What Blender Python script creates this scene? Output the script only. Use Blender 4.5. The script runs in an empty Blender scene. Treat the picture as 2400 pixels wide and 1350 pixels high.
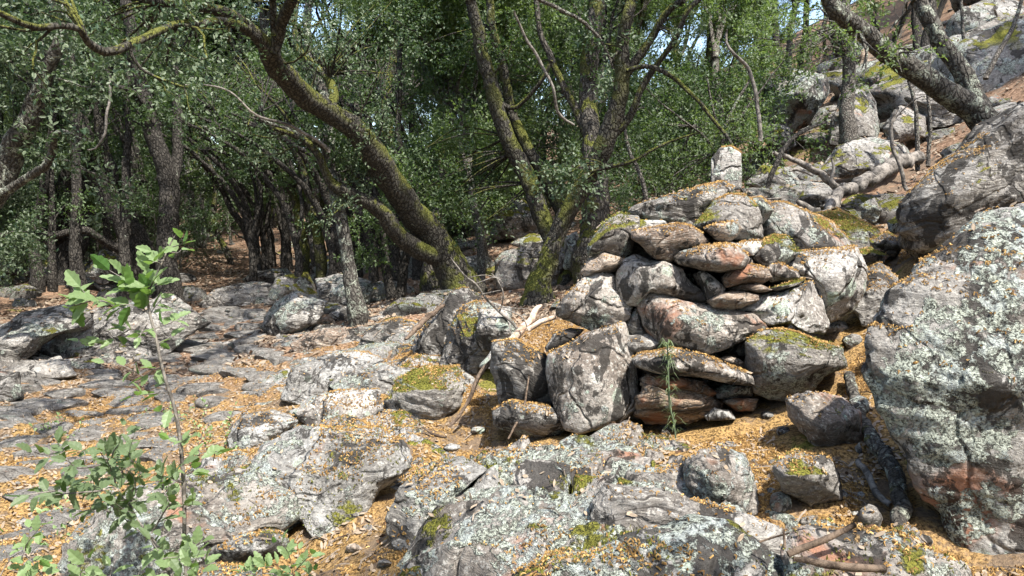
import bpy, math, random
import numpy as np
from mathutils import Vector, Matrix

# ------------------------------------------------------------------ camera, sky, sun, exposure
SC = bpy.context.scene
COL = SC.collection
CAM_Z, PITCH, FPX = 1.6, math.radians(-6.0), 1779.0
cam_d = bpy.data.cameras.new('camera')
cam = bpy.data.objects.new('camera', cam_d); COL.objects.link(cam)
cam_d.sensor_width = 36; cam_d.lens = 36 * FPX / 2400
cam_d.clip_start = 0.05; cam_d.clip_end = 1000
cam.location = (0, 0, CAM_Z); cam.rotation_euler = (math.radians(90) + PITCH, 0, 0)
SC.camera = cam
SUN_DIR = np.array([0.30, -0.40, 0.86]); SUN_DIR /= np.linalg.norm(SUN_DIR)
w = bpy.data.worlds.new('World'); SC.world = w; w.use_nodes = True
nt = w.node_tree; nt.nodes.clear()
sky = nt.nodes.new('ShaderNodeTexSky'); sky.sky_type = 'NISHITA'; sky.sun_disc = False
sky.sun_elevation = math.asin(SUN_DIR[2]); sky.sun_rotation = math.atan2(SUN_DIR[0], SUN_DIR[1])
sky.dust_density = 2.0; sky.air_density = 1.0
bg = nt.nodes.new('ShaderNodeBackground'); bg.inputs[1].default_value = 0.15
out = nt.nodes.new('ShaderNodeOutputWorld')
nt.links.new(sky.outputs[0], bg.inputs[0]); nt.links.new(bg.outputs[0], out.inputs[0])
sl = bpy.data.lights.new('sun', 'SUN'); sl.energy = 3.7; sl.angle = math.radians(0.6); sl.color = (1, .955, .88)
so = bpy.data.objects.new('sun', sl); COL.objects.link(so); so.location = (0, 0, 30)
so.rotation_euler = Vector(SUN_DIR).to_track_quat('Z', 'Y').to_euler()
SC.view_settings.view_transform = 'Standard'; SC.view_settings.look = 'None'
SC.view_settings.gamma = 1; SC.view_settings.use_curve_mapping = False
SC.view_settings.exposure = 1.5
SC.cycles.max_bounces = 7; SC.cycles.diffuse_bounces = 5; SC.cycles.glossy_bounces = 2
SC.cycles.transmission_bounces = 4; SC.cycles.transparent_max_bounces = 4
SC.cycles.use_denoising = True
SC.cycles.sample_clamp_indirect = 6

# ------------------------------------------------------------------ projection helpers
FWD = np.array([0, math.cos(PITCH), math.sin(PITCH)])
RGT = np.array([1.0, 0, 0])
UPV = np.cross(RGT, FWD)
CAMP = np.array([0, 0, CAM_Z])
def ray(px, py): return FWD + RGT * ((px - 1200) / FPX) + UPV * ((675 - py) / FPX)
def at(px, py, d): return CAMP + ray(px, py) * d
def proj(p):
    v = np.asarray(p) - CAMP; d = v @ FWD
    return 1200 + FPX * (v @ RGT) / d, 675 - FPX * (v @ UPV) / d, d

# ------------------------------------------------------------------ numpy noise
def _hash(ix, iy, iz, s):
    h = (ix * 374761393 + iy * 668265263 + iz * 2147483647 + s * 1274126177) & 0xffffffff
    h = ((h ^ (h >> 13)) * 1274126177) & 0xffffffff
    h = ((h ^ (h >> 15)) * 2246822519) & 0xffffffff
    return ((h ^ (h >> 16)) & 0xffff) / 32767.5 - 1.0
def vn(P, s=0):
    F = np.floor(P); f = P - F; I = F.astype(np.int64); u = f * f * f * (f * (f * 6 - 15) + 10)
    r = 0
    for a in (0, 1):
        for b in (0, 1):
            for c in (0, 1):
                wgt = (u[:, 0] if a else 1 - u[:, 0]) * (u[:, 1] if b else 1 - u[:, 1]) * (u[:, 2] if c else 1 - u[:, 2])
                r = r + wgt * _hash(I[:, 0] + a, I[:, 1] + b, I[:, 2] + c, s)
    return r
def fbm(P, s=0, o=4, g=.5):
    r = 0; a = 1.0; t = 0
    for k in range(o):
        r = r + a * vn(P * (2.03 ** k) + k * 17.3, s + k); t += a; a *= g
    return r / t

# ------------------------------------------------------------------ object helpers
def mesh_np(name, V, F, mat, smooth=True, mats=None, midx=None):
    """V (n,3); F (m,k) array, or list of such arrays"""
    me = bpy.data.meshes.new(name)
    Fs = F if isinstance(F, list) else [F]
    me.vertices.add(len(V)); me.vertices.foreach_set('co', np.asarray(V, np.float32).ravel())
    loops = np.concatenate([f.ravel() for f in Fs]).astype(np.int32)
    cnt = np.concatenate([np.full(len(f), f.shape[1], np.int32) for f in Fs])
    st = np.concatenate([[0], np.cumsum(cnt)[:-1]]).astype(np.int32)
    me.loops.add(len(loops)); me.loops.foreach_set('vertex_index', loops)
    me.polygons.add(len(cnt)); me.polygons.foreach_set('loop_start', st); me.polygons.foreach_set('loop_total', cnt)
    if mats:
        for m in mats: me.materials.append(m)
        me.polygons.foreach_set('material_index', np.asarray(midx, np.int32))
    else: me.materials.append(mat)
    me.polygons.foreach_set('use_smooth', np.full(len(cnt), smooth))
    me.update(calc_edges=True)
    return me
def link(name, me, parent=None, loc=(0, 0, 0)):
    o = bpy.data.objects.new(name, me); COL.objects.link(o); o.location = loc
    if parent is not None: o.parent = parent
    return o
def tag(o, label=None, cat=None, group=None, kind=None):
    if label: o['label'] = label
    if cat: o['category'] = cat
    if group: o['group'] = group
    if kind: o['kind'] = kind
    return o

# ------------------------------------------------------------------ node helper
class N:
    def __init__(s, name):
        s.m = bpy.data.materials.new(name); s.m.use_nodes = True; s.t = s.m.node_tree; s.t.nodes.clear()
        s.out = s.n('ShaderNodeOutputMaterial')
    def n(s, t, **k):
        x = s.t.nodes.new(t)
        for a, b in k.items(): setattr(x, a, b)
        return x
    def l(s, a, b): s.t.links.new(a, b)
    def put(s, sock, v):
        if isinstance(v, bpy.types.NodeSocket): s.l(v, sock)
        elif v is not None: sock.default_value = v
    def noise(s, vec, scale, detail=4, rough=.55, dist=0, fac=True):
        x = s.n('ShaderNodeTexNoise'); s.put(x.inputs['Vector'], vec); x.inputs['Scale'].default_value = scale
        x.inputs['Detail'].default_value = detail; x.inputs['Roughness'].default_value = rough; x.inputs['Distortion'].default_value = dist
        return x.outputs['Fac'] if fac else x.outputs['Color']
    def vor(s, vec, scale, feat='F1', out='Distance', rnd=1):
        x = s.n('ShaderNodeTexVoronoi', feature=feat); s.put(x.inputs['Vector'], vec); x.inputs['Scale'].default_value = scale
        x.inputs['Randomness'].default_value = rnd
        return x.outputs[out]
    def ramp(s, fac, a, b, lo=0., hi=1.):
        x = s.n('ShaderNodeMapRange', interpolation_type='SMOOTHSTEP'); s.put(x.inputs['Value'], fac)
        x.inputs['From Min'].default_value = a; x.inputs['From Max'].default_value = b
        x.inputs['To Min'].default_value = lo; x.inputs['To Max'].default_value = hi
        return x.outputs[0]
    def math(s, op, a, b=None, clamp=False):
        x = s.n('ShaderNodeMath', operation=op, use_clamp=clamp); s.put(x.inputs[0], a)
        if b is not None: s.put(x.inputs[1], b)
        return x.outputs[0]
    def vmath(s, op, a, b):
        x = s.n('ShaderNodeVectorMath', operation=op); s.put(x.inputs[0], a)
        if op == 'SCALE': s.put(x.inputs['Scale'], b)
        else: s.put(x.inputs[1], b)
        return x.outputs[0]
    def mix(s, fac, a, b):
        x = s.n('ShaderNodeMix', data_type='RGBA'); s.put(x.inputs[0], fac)
        for i, v in ((6, a), (7, b)):
            if isinstance(v, bpy.types.NodeSocket): s.l(v, x.inputs[i])
            else: x.inputs[i].default_value = (*v, 1)
        return x.outputs[2]
    def map(s, vec, scale=(1, 1, 1), rot=(0, 0, 0)):
        x = s.n('ShaderNodeMapping'); s.put(x.inputs['Vector'], vec)
        x.inputs['Scale'].default_value = scale; x.inputs['Rotation'].default_value = rot
        return x.outputs[0]
    def coords(s):
        tc = s.n('ShaderNodeTexCoord'); oi = s.n('ShaderNodeObjectInfo')
        r = s.math('MULTIPLY', oi.outputs['Random'], 90.0)
        cx = s.n('ShaderNodeCombineXYZ'); s.l(r, cx.inputs[0]); s.l(s.math('MULTIPLY', r, .37), cx.inputs[1]); s.l(s.math('MULTIPLY', r, -.61), cx.inputs[2])
        return s.vmath('ADD', tc.outputs['Object'], cx.outputs[0])
    def nz(s):
        g = s.n('ShaderNodeNewGeometry'); x = s.n('ShaderNodeSeparateXYZ'); s.l(g.outputs['Normal'], x.inputs[0])
        return x.outputs[2]
    def bump(s, h, strength=.5, dist=.01, nrm=None):
        x = s.n('ShaderNodeBump'); s.put(x.inputs['Height'], h); x.inputs['Strength'].default_value = strength
        x.inputs['Distance'].default_value = dist
        if nrm is not None: s.l(nrm, x.inputs['Normal'])
        return x.outputs[0]
    def done(s, col, rough=.9, normal=None, spec=.3):
        b = s.n('ShaderNodeBsdfPrincipled'); s.put(b.inputs['Base Color'], col if isinstance(col, bpy.types.NodeSocket) else (*col, 1))
        s.put(b.inputs['Roughness'], rough); b.inputs['Specular IOR Level'].default_value = spec
        if normal is not None: s.l(normal, b.inputs['Normal'])
        s.l(b.outputs[0], s.out.inputs[0]); return s.m

def rock_mat(name, tone=1.05, warm=0., strata=.5, black=.5, pale=.4, crust=.4, rust=.15, moss=.3, litter=.3, rot=(.15, .2, 0), fine=1.0):
    """granite: tone, layering, black algae, pale crust lichen, blue green leafy lichen, rust, moss and catkin litter on upward faces"""
    m = N(name); c = m.coords()
    warp = m.noise(c, 3.0, 3, fac=False); cw = m.vmath('ADD', c, m.vmath('SCALE', warp, .22))
    big = m.noise(c, 2.6, 5, .6, .3)
    a = np.array([.15, .14, .125]) * tone; b = np.array([.415, .41, .39]) * tone
    a[0] *= 1 + warm * .5; b[0] *= 1 + warm * .3; b[2] *= 1 - warm * .25; a[2] *= 1 - warm * .3
    col = m.mix(m.ramp(big, .3, .72), tuple(a), tuple(b))
    sp = m.noise(c, 70 * fine, 3, .7)
    col = m.mix(m.ramp(sp, .50, .64, 0, .6), col, (.045, .042, .04))
    col = m.mix(m.ramp(m.noise(c, 48 * fine, 3, .7), .52, .66, 0, .65), col, (.56 * tone, .54 * tone, .49 * tone))
    st = m.noise(m.map(cw, (1.2, 1.2, 26), rot), 2.2, 6, .65)
    st2 = m.noise(m.map(cw, (2, 2, 60), rot), 2.2, 3, .6)
    if strata > 0:
        col = m.mix(m.ramp(st, .52, .38, 0, .75 * strata), col, (.06, .052, .045))
        col = m.mix(m.ramp(st2, .56, .68, 0, .5 * strata), col, (.5 * tone, .47 * tone, .41 * tone))
    if rust > 0:
        rn = m.noise(cw, 2.7, 4, .6, .5)
        col = m.mix(m.ramp(rn, .66 - .2 * rust, .78 - .2 * rust, 0, .8), col, m.mix(sp, (.22, .085, .045), (.42, .2, .11)))
    h_l = None
    # pale crust lichen in round spots
    vd = m.vor(cw, 5.5, 'F1'); vd2 = m.vor(cw, 13, 'F1')
    pm = m.math('MAXIMUM', m.ramp(m.math('ADD', vd, m.math('MULTIPLY', m.noise(c, 22, 4, .7), .35)), .16 + .42 * pale, .11 + .40 * pale),
                m.ramp(m.math('ADD', vd2, m.math('MULTIPLY', m.noise(c, 40, 3, .7), .4)), .2 + .3 * pale, .16 + .3 * pale))
    pm = m.math('MULTIPLY', pm, m.ramp(m.noise(c, 1.9, 3, .6), .62 - .35 * pale, .72 - .35 * pale))
    col = m.mix(m.math('MULTIPLY', pm, .85), col, m.mix(m.ramp(m.noise(c, 120, 2, .7), .38, .58), (.24, .25, .21), m.mix(m.ramp(m.vor(cw, 5.5, 'F1', 'Color'), .45, .55), (.44, .53, .43), (.64, .63, .58))))
    # black algae
    bm = m.ramp(m.noise(m.map(cw, (1, 1, .55)), 5.0, 9, .72, .4), .60 - .17 * black, .63 - .17 * black)
    col = m.mix(m.math('MULTIPLY', bm, .88), col, (.03, .027, .024))
    # leafy blue green crust
    cn = m.noise(c, 3.4, 6, .62, .3); tex = m.noise(c, 85, 3, .75, .6)
    cn = m.math('ADD', cn, m.math('MULTIPLY', m.math('SUBTRACT', m.noise(c, 1.25, 3, .5), .5), .45))
    cm = m.math('MULTIPLY', m.ramp(cn, .64 - .25 * crust, .66 - .25 * crust), m.ramp(m.noise(c, 26, 5, .75), .42, .50))
    ccol = m.mix(m.ramp(tex, .38, .58), (.07, .075, .065), (.50, .54, .46))
    ccol = m.mix(m.ramp(m.noise(c, 9, 2), .5, .62, 0, .5), ccol, (.44, .48, .48))
    col = m.mix(cm, col, ccol)
    nz = m.nz()
    # moss
    mn = m.noise(c, 3.2, 6, .65)
    mm = m.math('MULTIPLY', m.ramp(mn, .70 - .32 * moss, .74 - .32 * moss), m.ramp(m.math('ADD', nz, m.math('MULTIPLY', mn, .5)), .62, .95))
    ft = m.noise(c, 110, 3, .8)
    col = m.mix(mm, col, m.mix(m.ramp(ft, .35, .62), (.04, .045, .010), (.29, .28, .05)))
    # catkin litter caught in hollows
    ln = m.noise(c, 4.3, 6, .7, .4)
    lm = m.math('MULTIPLY', m.ramp(ln, .74 - .33 * litter, .77 - .33 * litter), m.ramp(nz, .55, .85))
    col = m.mix(lm, col, m.mix(m.ramp(m.noise(c, 75, 3, .8), .4, .62), (.11, .065, .028), (.54, .36, .17)))
    # relief
    h = m.math('MULTIPLY', big, 1.2)
    h = m.math('ADD', h, m.math('MULTIPLY', st, 1.6 * strata)); h = m.math('ADD', h, m.math('MULTIPLY', st2, .6 * strata))
    h = m.math('ADD', h, m.math('MULTIPLY', m.noise(c, 18, 8, .7), 1.1)); h = m.math('ADD', h, m.math('MULTIPLY', sp, .25))
    h = m.math('ADD', h, m.math('MULTIPLY', m.math('MULTIPLY', cm, tex), 1.1))
    h = m.math('ADD', h, m.math('MULTIPLY', m.math('MAXIMUM', mm, lm), m.math('ADD', .5, m.math('MULTIPLY', ft, 1.2))))
    cr = m.vor(cw, 2.3, 'DISTANCE_TO_EDGE')
    h = m.math('SUBTRACT', h, m.ramp(cr, .035, .0, 0, .9))
    return m.done(col, .92, m.bump(h, 1.0, .022), .2)

ROCK = {
 'grey':   rock_mat('granite_grey', .95, 0, .25, .55, .45, .15, .1, .1, .0),
 'speck':  rock_mat('granite_pale_speckled', .98, .25, .1, .62, .6, .05, .05, .0, .0),
 'rusty':  rock_mat('granite_rusty', .95, .3, .35, .35, .4, .1, .62, .25, .0),
 'warm':   rock_mat('schist_warm', .9, .7, .8, .3, .25, .1, .35, .1, .0),
 'wood':   rock_mat('schist_layered_red', .8, 1.0, 1.4, .15, .1, .0, .6, .0, .0),
 'layer':  rock_mat('schist_layered_grey', 1.0, .1, 1.2, .4, .3, .3, .1, .25, .1),
 'mossy':  rock_mat('granite_mossy', .8, .15, .4, .45, .35, .3, .25, .72, .25),
 'lichen': rock_mat('granite_lichened', .85, .2, .4, .42, .4, .62, .35, .42, .3),
 'lich2':  rock_mat('granite_heavily_lichened', .85, .1, .25, .66, .5, .50, .5, .3, .15),
 'outcrop':rock_mat('outcrop_grey', .9, 0, .45, .38, .45, .35, .05, .35, .28),
 'white':  rock_mat('granite_whitened', 1.1, .1, .15, .36, .9, .12, .05, .2, .15),
 'path':   rock_mat('worn_path_stone', 1.0, .12, .6, .12, .3, .05, .12, .0, .12),
 'hill':   rock_mat('hillside_granite', .85, .1, .4, .45, .5, .35, .15, .5, .3),
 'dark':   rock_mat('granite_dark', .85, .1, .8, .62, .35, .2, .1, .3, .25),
}

def bark_mat(name, col1, col2, moss=.3, lich=.2, sc=1.0):
    m = N(name); tc = m.n('ShaderNodeTexCoord'); c = tc.outputs['Object']
    cw = m.vmath('ADD', c, m.vmath('SCALE', m.noise(c, 8, 3, fac=False), .08))
    cs = m.map(cw, (1, 1, .42))
    e = m.vor(cs, 30 * sc, 'DISTANCE_TO_EDGE'); big = m.noise(c, 5, 5, .6)
    col = m.mix(m.ramp(m.math('ADD', e, m.math('MULTIPLY', big, .12)), .05, .32), col1, col2)
    fn = m.noise(c, 120, 3, .7)
    col = m.mix(m.ramp(fn, .45, .7, 0, .5), col, tuple(min(1, x * 1.7) for x in col2))
    lm = m.math('MULTIPLY', m.ramp(m.noise(cw, 11, 9, .72, .5), .66 - .22 * lich, .68 - .22 * lich), m.ramp(m.noise(c, 45, 3, .7), .36, .44))
    col = m.mix(lm, col, m.mix(m.ramp(m.noise(c, 90, 3, .7), .35, .6), (.12, .13, .105), (.36, .38, .31)))
    nz = m.nz()
    mm = m.math('MULTIPLY', m.ramp(m.noise(c, 4.5, 6, .65), .68 - .35 * moss, .74 - .35 * moss), m.ramp(nz, -.45, .35))
    col = m.mix(mm, col, m.mix(m.ramp(fn, .35, .6), (.025, .032, .008), (.15, .155, .035)))
    h = m.math('ADD', m.ramp(e, 0, .25), m.math('MULTIPLY', fn, .5)); h = m.math('ADD', h, m.math('MULTIPLY', m.math('MAXIMUM', lm, mm), m.noise(c, 60, 3, .8)))
    return m.done(col, .93, m.bump(h, .9, .012), .2)
BARK = {
 'dark': bark_mat('holm_oak_bark', (.011, .010, .009), (.062, .056, .048), .08, .1),
 'moss': bark_mat('mossy_oak_bark', (.016, .014, .012), (.10, .09, .075), .5, .15),
 'mossd': bark_mat('mossy_dark_oak_bark', (.015, .013, .011), (.072, .067, .054), .62, .1),
 'lich': bark_mat('lichened_oak_bark', (.024, .021, .018), (.10, .093, .08), .12, .6),
 'grey': bark_mat('grey_oak_bark', (.03, .026, .022), (.16, .145, .125), .05, .45, 1.6),
}
def wood_mat(name, a, b):
    m = N(name); tc = m.n('ShaderNodeTexCoord'); c = tc.outputs['Object']
    s1 = m.noise(c, 14, 8, .7, 1.2); s2 = m.noise(c, 55, 4, .7)
    col = m.mix(m.ramp(s1, .36, .6), a, b); col = m.mix(m.ramp(s2, .52, .7, 0, .5), col, tuple(x * .35 for x in a))
    return m.done(col, .85, m.bump(m.math('ADD', s1, m.math('MULTIPLY', s2, .5)), .8, .01), .2)
WOOD = {'pale': wood_mat('weathered_dead_wood', (.06, .053, .046), (.25, .225, .195)),
        'brown': wood_mat('brown_dead_wood', (.05, .035, .025), (.17, .125, .09)),
        'bleach': wood_mat('fresh_split_wood', (.35, .24, .17), (.72, .58, .46))}

def leaf_mat(name, dark, light, under, trans=.3, rough=.5, tcol=None, seed=0.):
    m = N(name); g = m.n('ShaderNodeNewGeometry'); oi = m.n('ShaderNodeObjectInfo')
    r = g.outputs['Random Per Island']
    x = m.n('ShaderNodeValToRGB'); m.l(r, x.inputs[0]); cr = x.color_ramp
    cr.elements[0].position = 0; cr.elements[0].color = (*dark, 1); cr.elements[1].position = 1; cr.elements[1].color = (*light, 1)
    e = cr.elements.new(.7); e.color = (*[.65 * a + .35 * b for a, b in zip(dark, light)], 1)
    col = m.mix(g.outputs['Backfacing'], x.outputs[0], under)
    hs = m.n('ShaderNodeHueSaturation'); m.l(col, hs.inputs['Color'])
    m.l(m.math('ADD', .8, m.math('MULTIPLY', oi.outputs['Random'], .45)), hs.inputs['Value']); col = hs.outputs[0]
    b = m.n('ShaderNodeBsdfPrincipled'); m.l(col, b.inputs['Base Color']); b.inputs['Roughness'].default_value = rough
    b.inputs['Specular IOR Level'].default_value = .32
    t = m.n('ShaderNodeBsdfTranslucent')
    if tcol: m.l(m.mix(.5, col, tcol), t.inputs[0])
    else: m.l(col, t.inputs[0])
    mx = m.n('ShaderNodeMixShader'); mx.inputs[0].default_value = trans
    m.l(b.outputs[0], mx.inputs[1]); m.l(t.outputs[0], mx.inputs[2]); m.l(mx.outputs[0], m.out.inputs[0])
    return m.m
LEAF = {
 'dark': leaf_mat('holm_oak_leaf', (.022, .048, .022), (.075, .125, .045), (.075, .105, .055), .34, .48, (.2, .34, .05)),
 'mid': leaf_mat('holm_oak_leaf_fresh', (.04, .085, .026), (.145, .225, .06), (.13, .18, .09), .36, .5, (.26, .40, .06)),
 'bright': leaf_mat('young_oak_leaf', (.05, .10, .03), (.16, .235, .07), (.13, .17, .09), .36, .5, (.34, .48, .09)),
 'grey': leaf_mat('grey_oak_leaf', (.028, .055, .032), (.09, .14, .08), (.11, .14, .085), .28, .46, (.2, .32, .08)),
 'sap': leaf_mat('sapling_leaf', (.06, .15, .035), (.20, .34, .09), (.22, .31, .14), .38, .42, (.34, .55, .08)),
 'litter': leaf_mat('fallen_leaf', (.08, .042, .024), (.35, .215, .13), (.32, .25, .18), .1, .6),
 'catkin': leaf_mat('fallen_catkin', (.16, .085, .025), (.62, .40, .15), (.5, .33, .14), .1, .9),
}

# ------------------------------------------------------------------ terrain through measured points (pixel, depth)
CTL = [(0,1350,3.2),(600,1340,3.2),(100,1250,3.75),(0,1000,5.5),(200,1000,5.6),(0,880,6.8),(400,850,7.5),(550,750,10),(600,700,12.2),(600,600,17),
 (700,650,13),(650,540,23),(500,530,26),(480,640,15),(100,700,11.5),(0,640,14),(250,620,15),(1000,700,9),(860,720,9.3),(1000,830,6.3),(700,850,6.8),(900,1000,4.8),(700,1100,4.2),
 (850,1300,3.0),(1250,1100,3.9),(1400,1040,4.2),(1250,700,8),(1350,650,8.8),(1350,600,10.5),(1150,570,12.5),(1700,1000,4.2),(1900,930,4.3),
 (2050,750,5),(2050,600,6.5),(2050,500,8),(2000,400,10),(1800,430,9),(2300,100,14),(2380,0,17),(1900,250,14),(1650,450,8.6),
 (1300,450,30),(2000,1200,3),(1800,1330,2.6),(1500,1200,3.1),(2300,1345,2.65),(1100,1340,2.75),(2250,800,4.2),(2250,600,5.2),(2300,450,6.5),(2200,380,8.5),(950,600,16),(1500,480,12)]
CP = [at(*c) for c in CTL]
CP = [(p[0], p[1], p[2]) for p in CP]
CP += [(-14,0,-.3),(0,-6,-.2),(6,-4,1.9),(3,0,.8),(-4,0,-.15),(8,4,4.0),(14,14,9),(-16,10,.2),(-14,25,.9),(0,-25,-1),(30,0,16),(30,30,19),(-30,0,-2),(-30,35,0),(0,45,3.6),(10,45,8),(60,60,34),(0,80,7),(-60,80,0),(-60,0,-5),(60,0,30),(-60,-60,-6),(60,-60,28),(0,-60,-3),(16,30,8.5),(8,26,5.2)]
CP = np.array(CP)
def _tk(r2): return np.where(r2 > 1e-12, .5 * r2 * np.log(np.maximum(r2, 1e-12)), 0)
_n = len(CP); _A = np.zeros((_n + 3, _n + 3))
_A[:_n, :_n] = _tk(((CP[:, None, :2] - CP[None, :, :2]) ** 2).sum(-1)) + np.eye(_n) * .05
_A[:_n, _n] = 1; _A[:_n, _n+1:] = CP[:, :2]; _A[_n, :_n] = 1; _A[_n+1:, :_n] = CP[:, :2].T
_W = np.linalg.solve(_A, np.concatenate([CP[:, 2], np.zeros(3)]))
def H0(xy):
    xy = np.atleast_2d(xy); z = np.zeros(len(xy))
    for i in range(0, len(xy), 20000):
        q = xy[i:i+20000]
        z[i:i+20000] = _tk(((q[:, None] - CP[None, :, :2]) ** 2).sum(-1)) @ _W[:_n] + _W[_n] + q @ _W[_n+1:]
    return z
def H(xy):
    xy = np.atleast_2d(np.asarray(xy, float)); P = np.column_stack([xy, np.zeros(len(xy))])
    return H0(xy) + .05 * fbm(P * .9, 5, 3) + .022 * fbm(P * 3.5, 9, 3)
_DS = np.exp(np.linspace(math.log(1.2), math.log(90), 500))
def gd(px, py, smooth=True):
    """depth at which the ray through a pixel meets the ground"""
    P = CAMP + ray(px, py)[None] * _DS[:, None]; f = P[:, 2] - H(P[:, :2]); k = np.argmax(f < 0)
    if f.min() >= 0: return 60.0
    if k == 0: return _DS[0]
    t = f[k-1] / (f[k-1] - f[k]); return _DS[k-1] + t * (_DS[k] - _DS[k-1])
def gz(x, y): return float(H([[x, y]])[0])

# ground sheet: fine near the camera, coarse to the horizon
gx = np.sinh(np.linspace(-4.6, 4.6, 620)) * 1.9; gy = np.sinh(np.linspace(-3.2, 5.2, 620)) * 1.6 + 3
X, Y = np.meshgrid(gx, gy); Z = H(np.column_stack([X.ravel(), Y.ravel()])).reshape(X.shape)
P = np.column_stack([X.ravel(), Y.ravel(), np.zeros(X.size)])
near = np.exp(-((X.ravel() ** 2 + (Y.ravel() - 4) ** 2) / 300))
Z = Z.ravel() + near * .012 * fbm(P * 14, 21, 3)
i = np.arange(X.size).reshape(X.shape); F = np.stack([i[:-1, :-1], i[:-1, 1:], i[1:, 1:], i[1:, :-1]], -1).reshape(-1, 4)
m = N('forest_floor'); tc = m.n('ShaderNodeTexCoord'); c = tc.outputs['Object']
k1 = m.noise(c, 65, 4, .8); k2 = m.vor(m.vmath('ADD', c, m.vmath('SCALE', m.noise(c, 30, 2, fac=False), .03)), 42, 'F1', 'Color')
sep = m.n('ShaderNodeSeparateXYZ'); m.l(k2, sep.inputs[0])
leafc = m.mix(sep.outputs[0], (.10, .058, .036), (.34, .225, .15))
catk = m.mix(m.ramp(k1, .38, .60), (.055, .033, .014), (.46, .295, .12))
sx = m.n('ShaderNodeSeparateXYZ'); m.l(c, sx.inputs[0])
far = m.math('ADD', m.ramp(sx.outputs[1], 4.5, 10), m.math('MULTIPLY', m.noise(c, 1.1, 5, .65), 1.0))
col = m.mix(m.ramp(far, .45, 1.0), catk, leafc)
earth = m.ramp(m.noise(c, 2.9, 7, .7), .51, .58)
col = m.mix(m.math('MULTIPLY', earth, .85), col, m.mix(k1, (.06, .045, .035), (.28, .21, .15)))
col = m.mix(m.ramp(m.noise(c, .9, 6, .65), .63, .67, 0, .8), col, m.mix(m.ramp(k1, .35, .62), (.04, .05, .01), (.2, .21, .035)))
ground_m = m.done(col, .95, m.bump(m.math('ADD', m.math('MULTIPLY', k1, 1.2), sep.outputs[0]), 1, .012), .1)
GOBJ = tag(link('ground', mesh_np('ground', np.column_stack([P[:, :2], Z]), F, ground_m)), kind='structure')

# ------------------------------------------------------------------ rocks
_ICO = {}
def ico(n):
    if n not in _ICO:
        import bmesh
        bm = bmesh.new(); bmesh.ops.create_icosphere(bm, subdivisions=n, radius=1); bm.verts.ensure_lookup_table()
        V = np.array([v.co[:] for v in bm.verts]); F = np.array([[v.index for v in f.verts] for f in bm.faces]); bm.free()
        _ICO[n] = (V, F)
    return _ICO[n]
VIEWS = {'m': (0, 0, 1), 'c': (1250, 400, 2.0775), 'A': (0, 0, 3), 'B': (800, 0, 3), 'C': (1600, 0, 3), 'D': (0, 450, 3), 'E': (800, 450, 3),
         'F': (1600, 450, 3), 'G': (0, 900, 3), 'H': (800, 900, 3), 'I': (1600, 900, 3)}
def detail(Pm, ctr, size, seed, rough, strata, sdir):
    d = Pm - ctr; n = d / np.maximum(np.linalg.norm(d, axis=1, keepdims=True), 1e-6)
    q = Pm + seed * 7.77
    amp = size * rough
    disp = amp * fbm(q / size * 2.2, seed, 3) + amp * .55 * fbm(q / size * 7, seed + 3, 4, .6)
    s = q @ sdir; a = q - s[:, None] * sdir
    lay = fbm(np.column_stack([a[:, 0] * 1.5 / size, a[:, 1] * 1.5 / size, s * 14 / size]), seed + 11, 4, .6)
    disp = disp + strata * size * .09 * lay
    rid = 1 - np.abs(fbm(q / size * 1.3 + 31, seed + 37, 4, .5)) * 3; disp = disp + amp * .55 * np.clip(rid, -1, 1)
    rd = np.abs(fbm(q / size * 3.1, seed + 23, 4, .55)); disp = disp - size * .10 * rough / .05 * np.clip(.055 - rd, 0, 1) * 6 * .35
    return Pm + n * disp[:, None]
NROCK = [0]
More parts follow.
